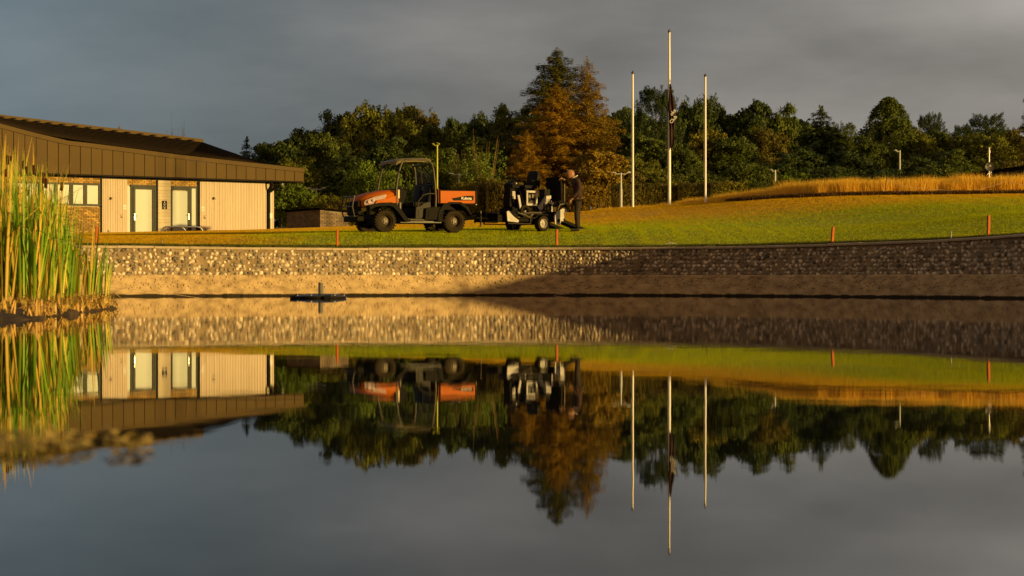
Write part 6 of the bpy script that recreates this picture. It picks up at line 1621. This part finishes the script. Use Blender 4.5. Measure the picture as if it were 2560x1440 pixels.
# head shaped from a sphere: skull, brow, nose, jaw, ears
hb = bmesh.new(); bmesh.ops.create_uvsphere(hb, u_segments=32, v_segments=22, radius=1)
for v in hb.verts:
    x, y, z = v.co; 
    fx = x * .115; fy = y * .083 * (1 - .12 * max(0, -x)); fz = z * .125
    if z < -.1: fy *= 1 - .22 * (-z - .1); fx *= 1 - .10 * (-z)
    if x < -.2 and z < 0: fx -= .012 * (-x) * (1 if z > -.8 else .5)
    if x < -.7: fx += .010 * math.exp(-((z - .06) / .12) ** 2) * math.exp(-((abs(y) - .36) / .2) ** 2); fx -= .034 * math.exp(-((z + .18) / .17) ** 2) * math.exp(-(y / .16) ** 2); fx -= .006 * math.exp(-((z + .52) / .07) ** 2) * math.exp(-(y / .3) ** 2); fx -= .006 * math.exp(-((z - .22) / .10) ** 2)
    v.co = (fx, fy, fz)
for s_ in (-1, 1):
    r_ = bmesh.ops.create_uvsphere(hb, u_segments=10, v_segments=8, radius=1); bmesh.ops.transform(hb, matrix=Matrix.Translation((.012, s_ * .082, -.01)) @ Matrix.Rotation(s_ * .35, 4, 'Z') @ Matrix.Diagonal((.02, .010, .032, 1)), verts=r_['verts'])
MH = Matrix.Translation((-.165, 0, 1.60)) @ Matrix.Rotation(R(-38), 4, 'Y')
bmesh.ops.transform(hb, matrix=MH, verts=hb.verts)
# hands with five fingers each
def hand(bm_, wrist, dirv, palmn, curl, s_=1):
    d = Vector(dirv).normalized(); nrm = Vector(palmn); nrm = (nrm - d * nrm.dot(d)).normalized(); side = d.cross(nrm) * s_
    w = Vector(wrist); J_ = [(*w, .024), (*(w + d * .045), .030), (*(w + d * .085), .028)]; E_ = [(0, 1), (1, 2)]
    for k, (o_, L_) in enumerate(((-.030, .062), (-.010, .075), (.011, .070), (.030, .055))):
        p = w + d * .085 + side * o_; a = len(J_); q = d.copy(); J_.append((*p, .0105)); E_.append((2, a))
        for m__ in range(3):
            q = (Matrix.Rotation(curl * (1 + m__ * .2), 3, side * s_) @ q) if True else q
            p = p + q * L_ / 3 * 1.15; J_.append((*p, .0095 - m__ * .0008)); E_.append((a + m__, a + m__ + 1))
    a = len(J_); p = w + d * .03 - side * .032; J_.append((*p, .013)); E_.append((1, a)); p = p + (d * .6 - side * .6 + nrm * .5).normalized() * .03; J_.append((*p, .011)); E_.append((a, a + 1)); p = p + (d * .9 - side * .1 + nrm * .5).normalized() * .028; J_.append((*p, .0095)); E_.append((a + 1, a + 2))
    bm_.from_mesh(skin_mesh('hand', J_, E_, 1))
fb = bmesh.new(); fb.from_mesh(body_me)
tmp = bpy.data.meshes.new('tmp'); hb.to_mesh(tmp); hb.free(); fb.from_mesh(tmp)
hand(fb, (-.18, -.21, .885), (-.35, .0, -.8), (.3, .9, 0), .35)
hand(fb, (-.335, .112, 1.47), (-.9, .0, .15), (0, 0, -1), .5)
bm_me = bpy.data.meshes.new('body'); fb.to_mesh(bm_me); fb.free(); bm_me.shade_smooth(); link('body', bm_me, man, m_skin)
JJ = [(.04, 0, .88, .14, .15), (.04, 0, 1.05, .148, .165), (.03, 0, 1.22, .14, .185), (.01, 0, 1.37, .115, .185), (-.05, 0, 1.46, .085, .095), (-.075, 0, 1.50, .078, .08),
      (.03, -.20, 1.38, .078), (.05, -.26, 1.15, .066), (-.10, -.23, .975, .052), (-.155, -.218, .915, .045),
      (.0, .20, 1.38, .075), (-.16, .24, 1.24, .064), (-.28, .15, 1.39, .050), (-.325, .12, 1.45, .042)]
link('jacket', skin_mesh('jacket', JJ, [(0, 1), (1, 2), (2, 3), (3, 4), (4, 5), (3, 6), (6, 7), (7, 8), (8, 9), (3, 10), (10, 11), (11, 12), (12, 13)]), man, m_jack)
JT = [(.04, 0, .94, .14, .15), (.035, -.085, .83, .108), (.0, -.10, .50, .088), (.015, -.105, .22, .074), (.02, -.105, .085, .072), (.05, .09, .83, .108), (.05, .105, .50, .086), (.055, .105, .22, .073), (.06, .105, .085, .070)]
link('trousers', skin_mesh('trousers', JT, [(0, 1), (1, 2), (2, 3), (3, 4), (0, 5), (5, 6), (6, 7), (7, 8)]), man, m_trou)
for y, x in ((-.105, .0), (.105, .04)):
    link('shoe', skin_mesh('shoe', [(x + .07, y, .055, .042), (x + .0, y, .050, .046), (x - .11, y, .038, .038), (x - .185, y, .032, .028)], [(0, 1), (1, 2), (2, 3)], 2, 1), man, m_shoe)
b_ = B(); b_.tube([(-.135, 0, 1.485), (-.10, -.075, 1.50), (-.02, -.085, 1.535), (.03, 0, 1.56), (-.02, .085, 1.535), (-.10, .075, 1.50)], .014, 8, closed=True); b_.done('collar', mat('shirt_white', (.72, .66, .58)), man, smooth=True)
b_ = B(); b_.box(.10, .185, -.13, -.05, .905, .925, .004); b_.done('shirt_hem', mat('shirt_white', (.72, .66, .58)), man)
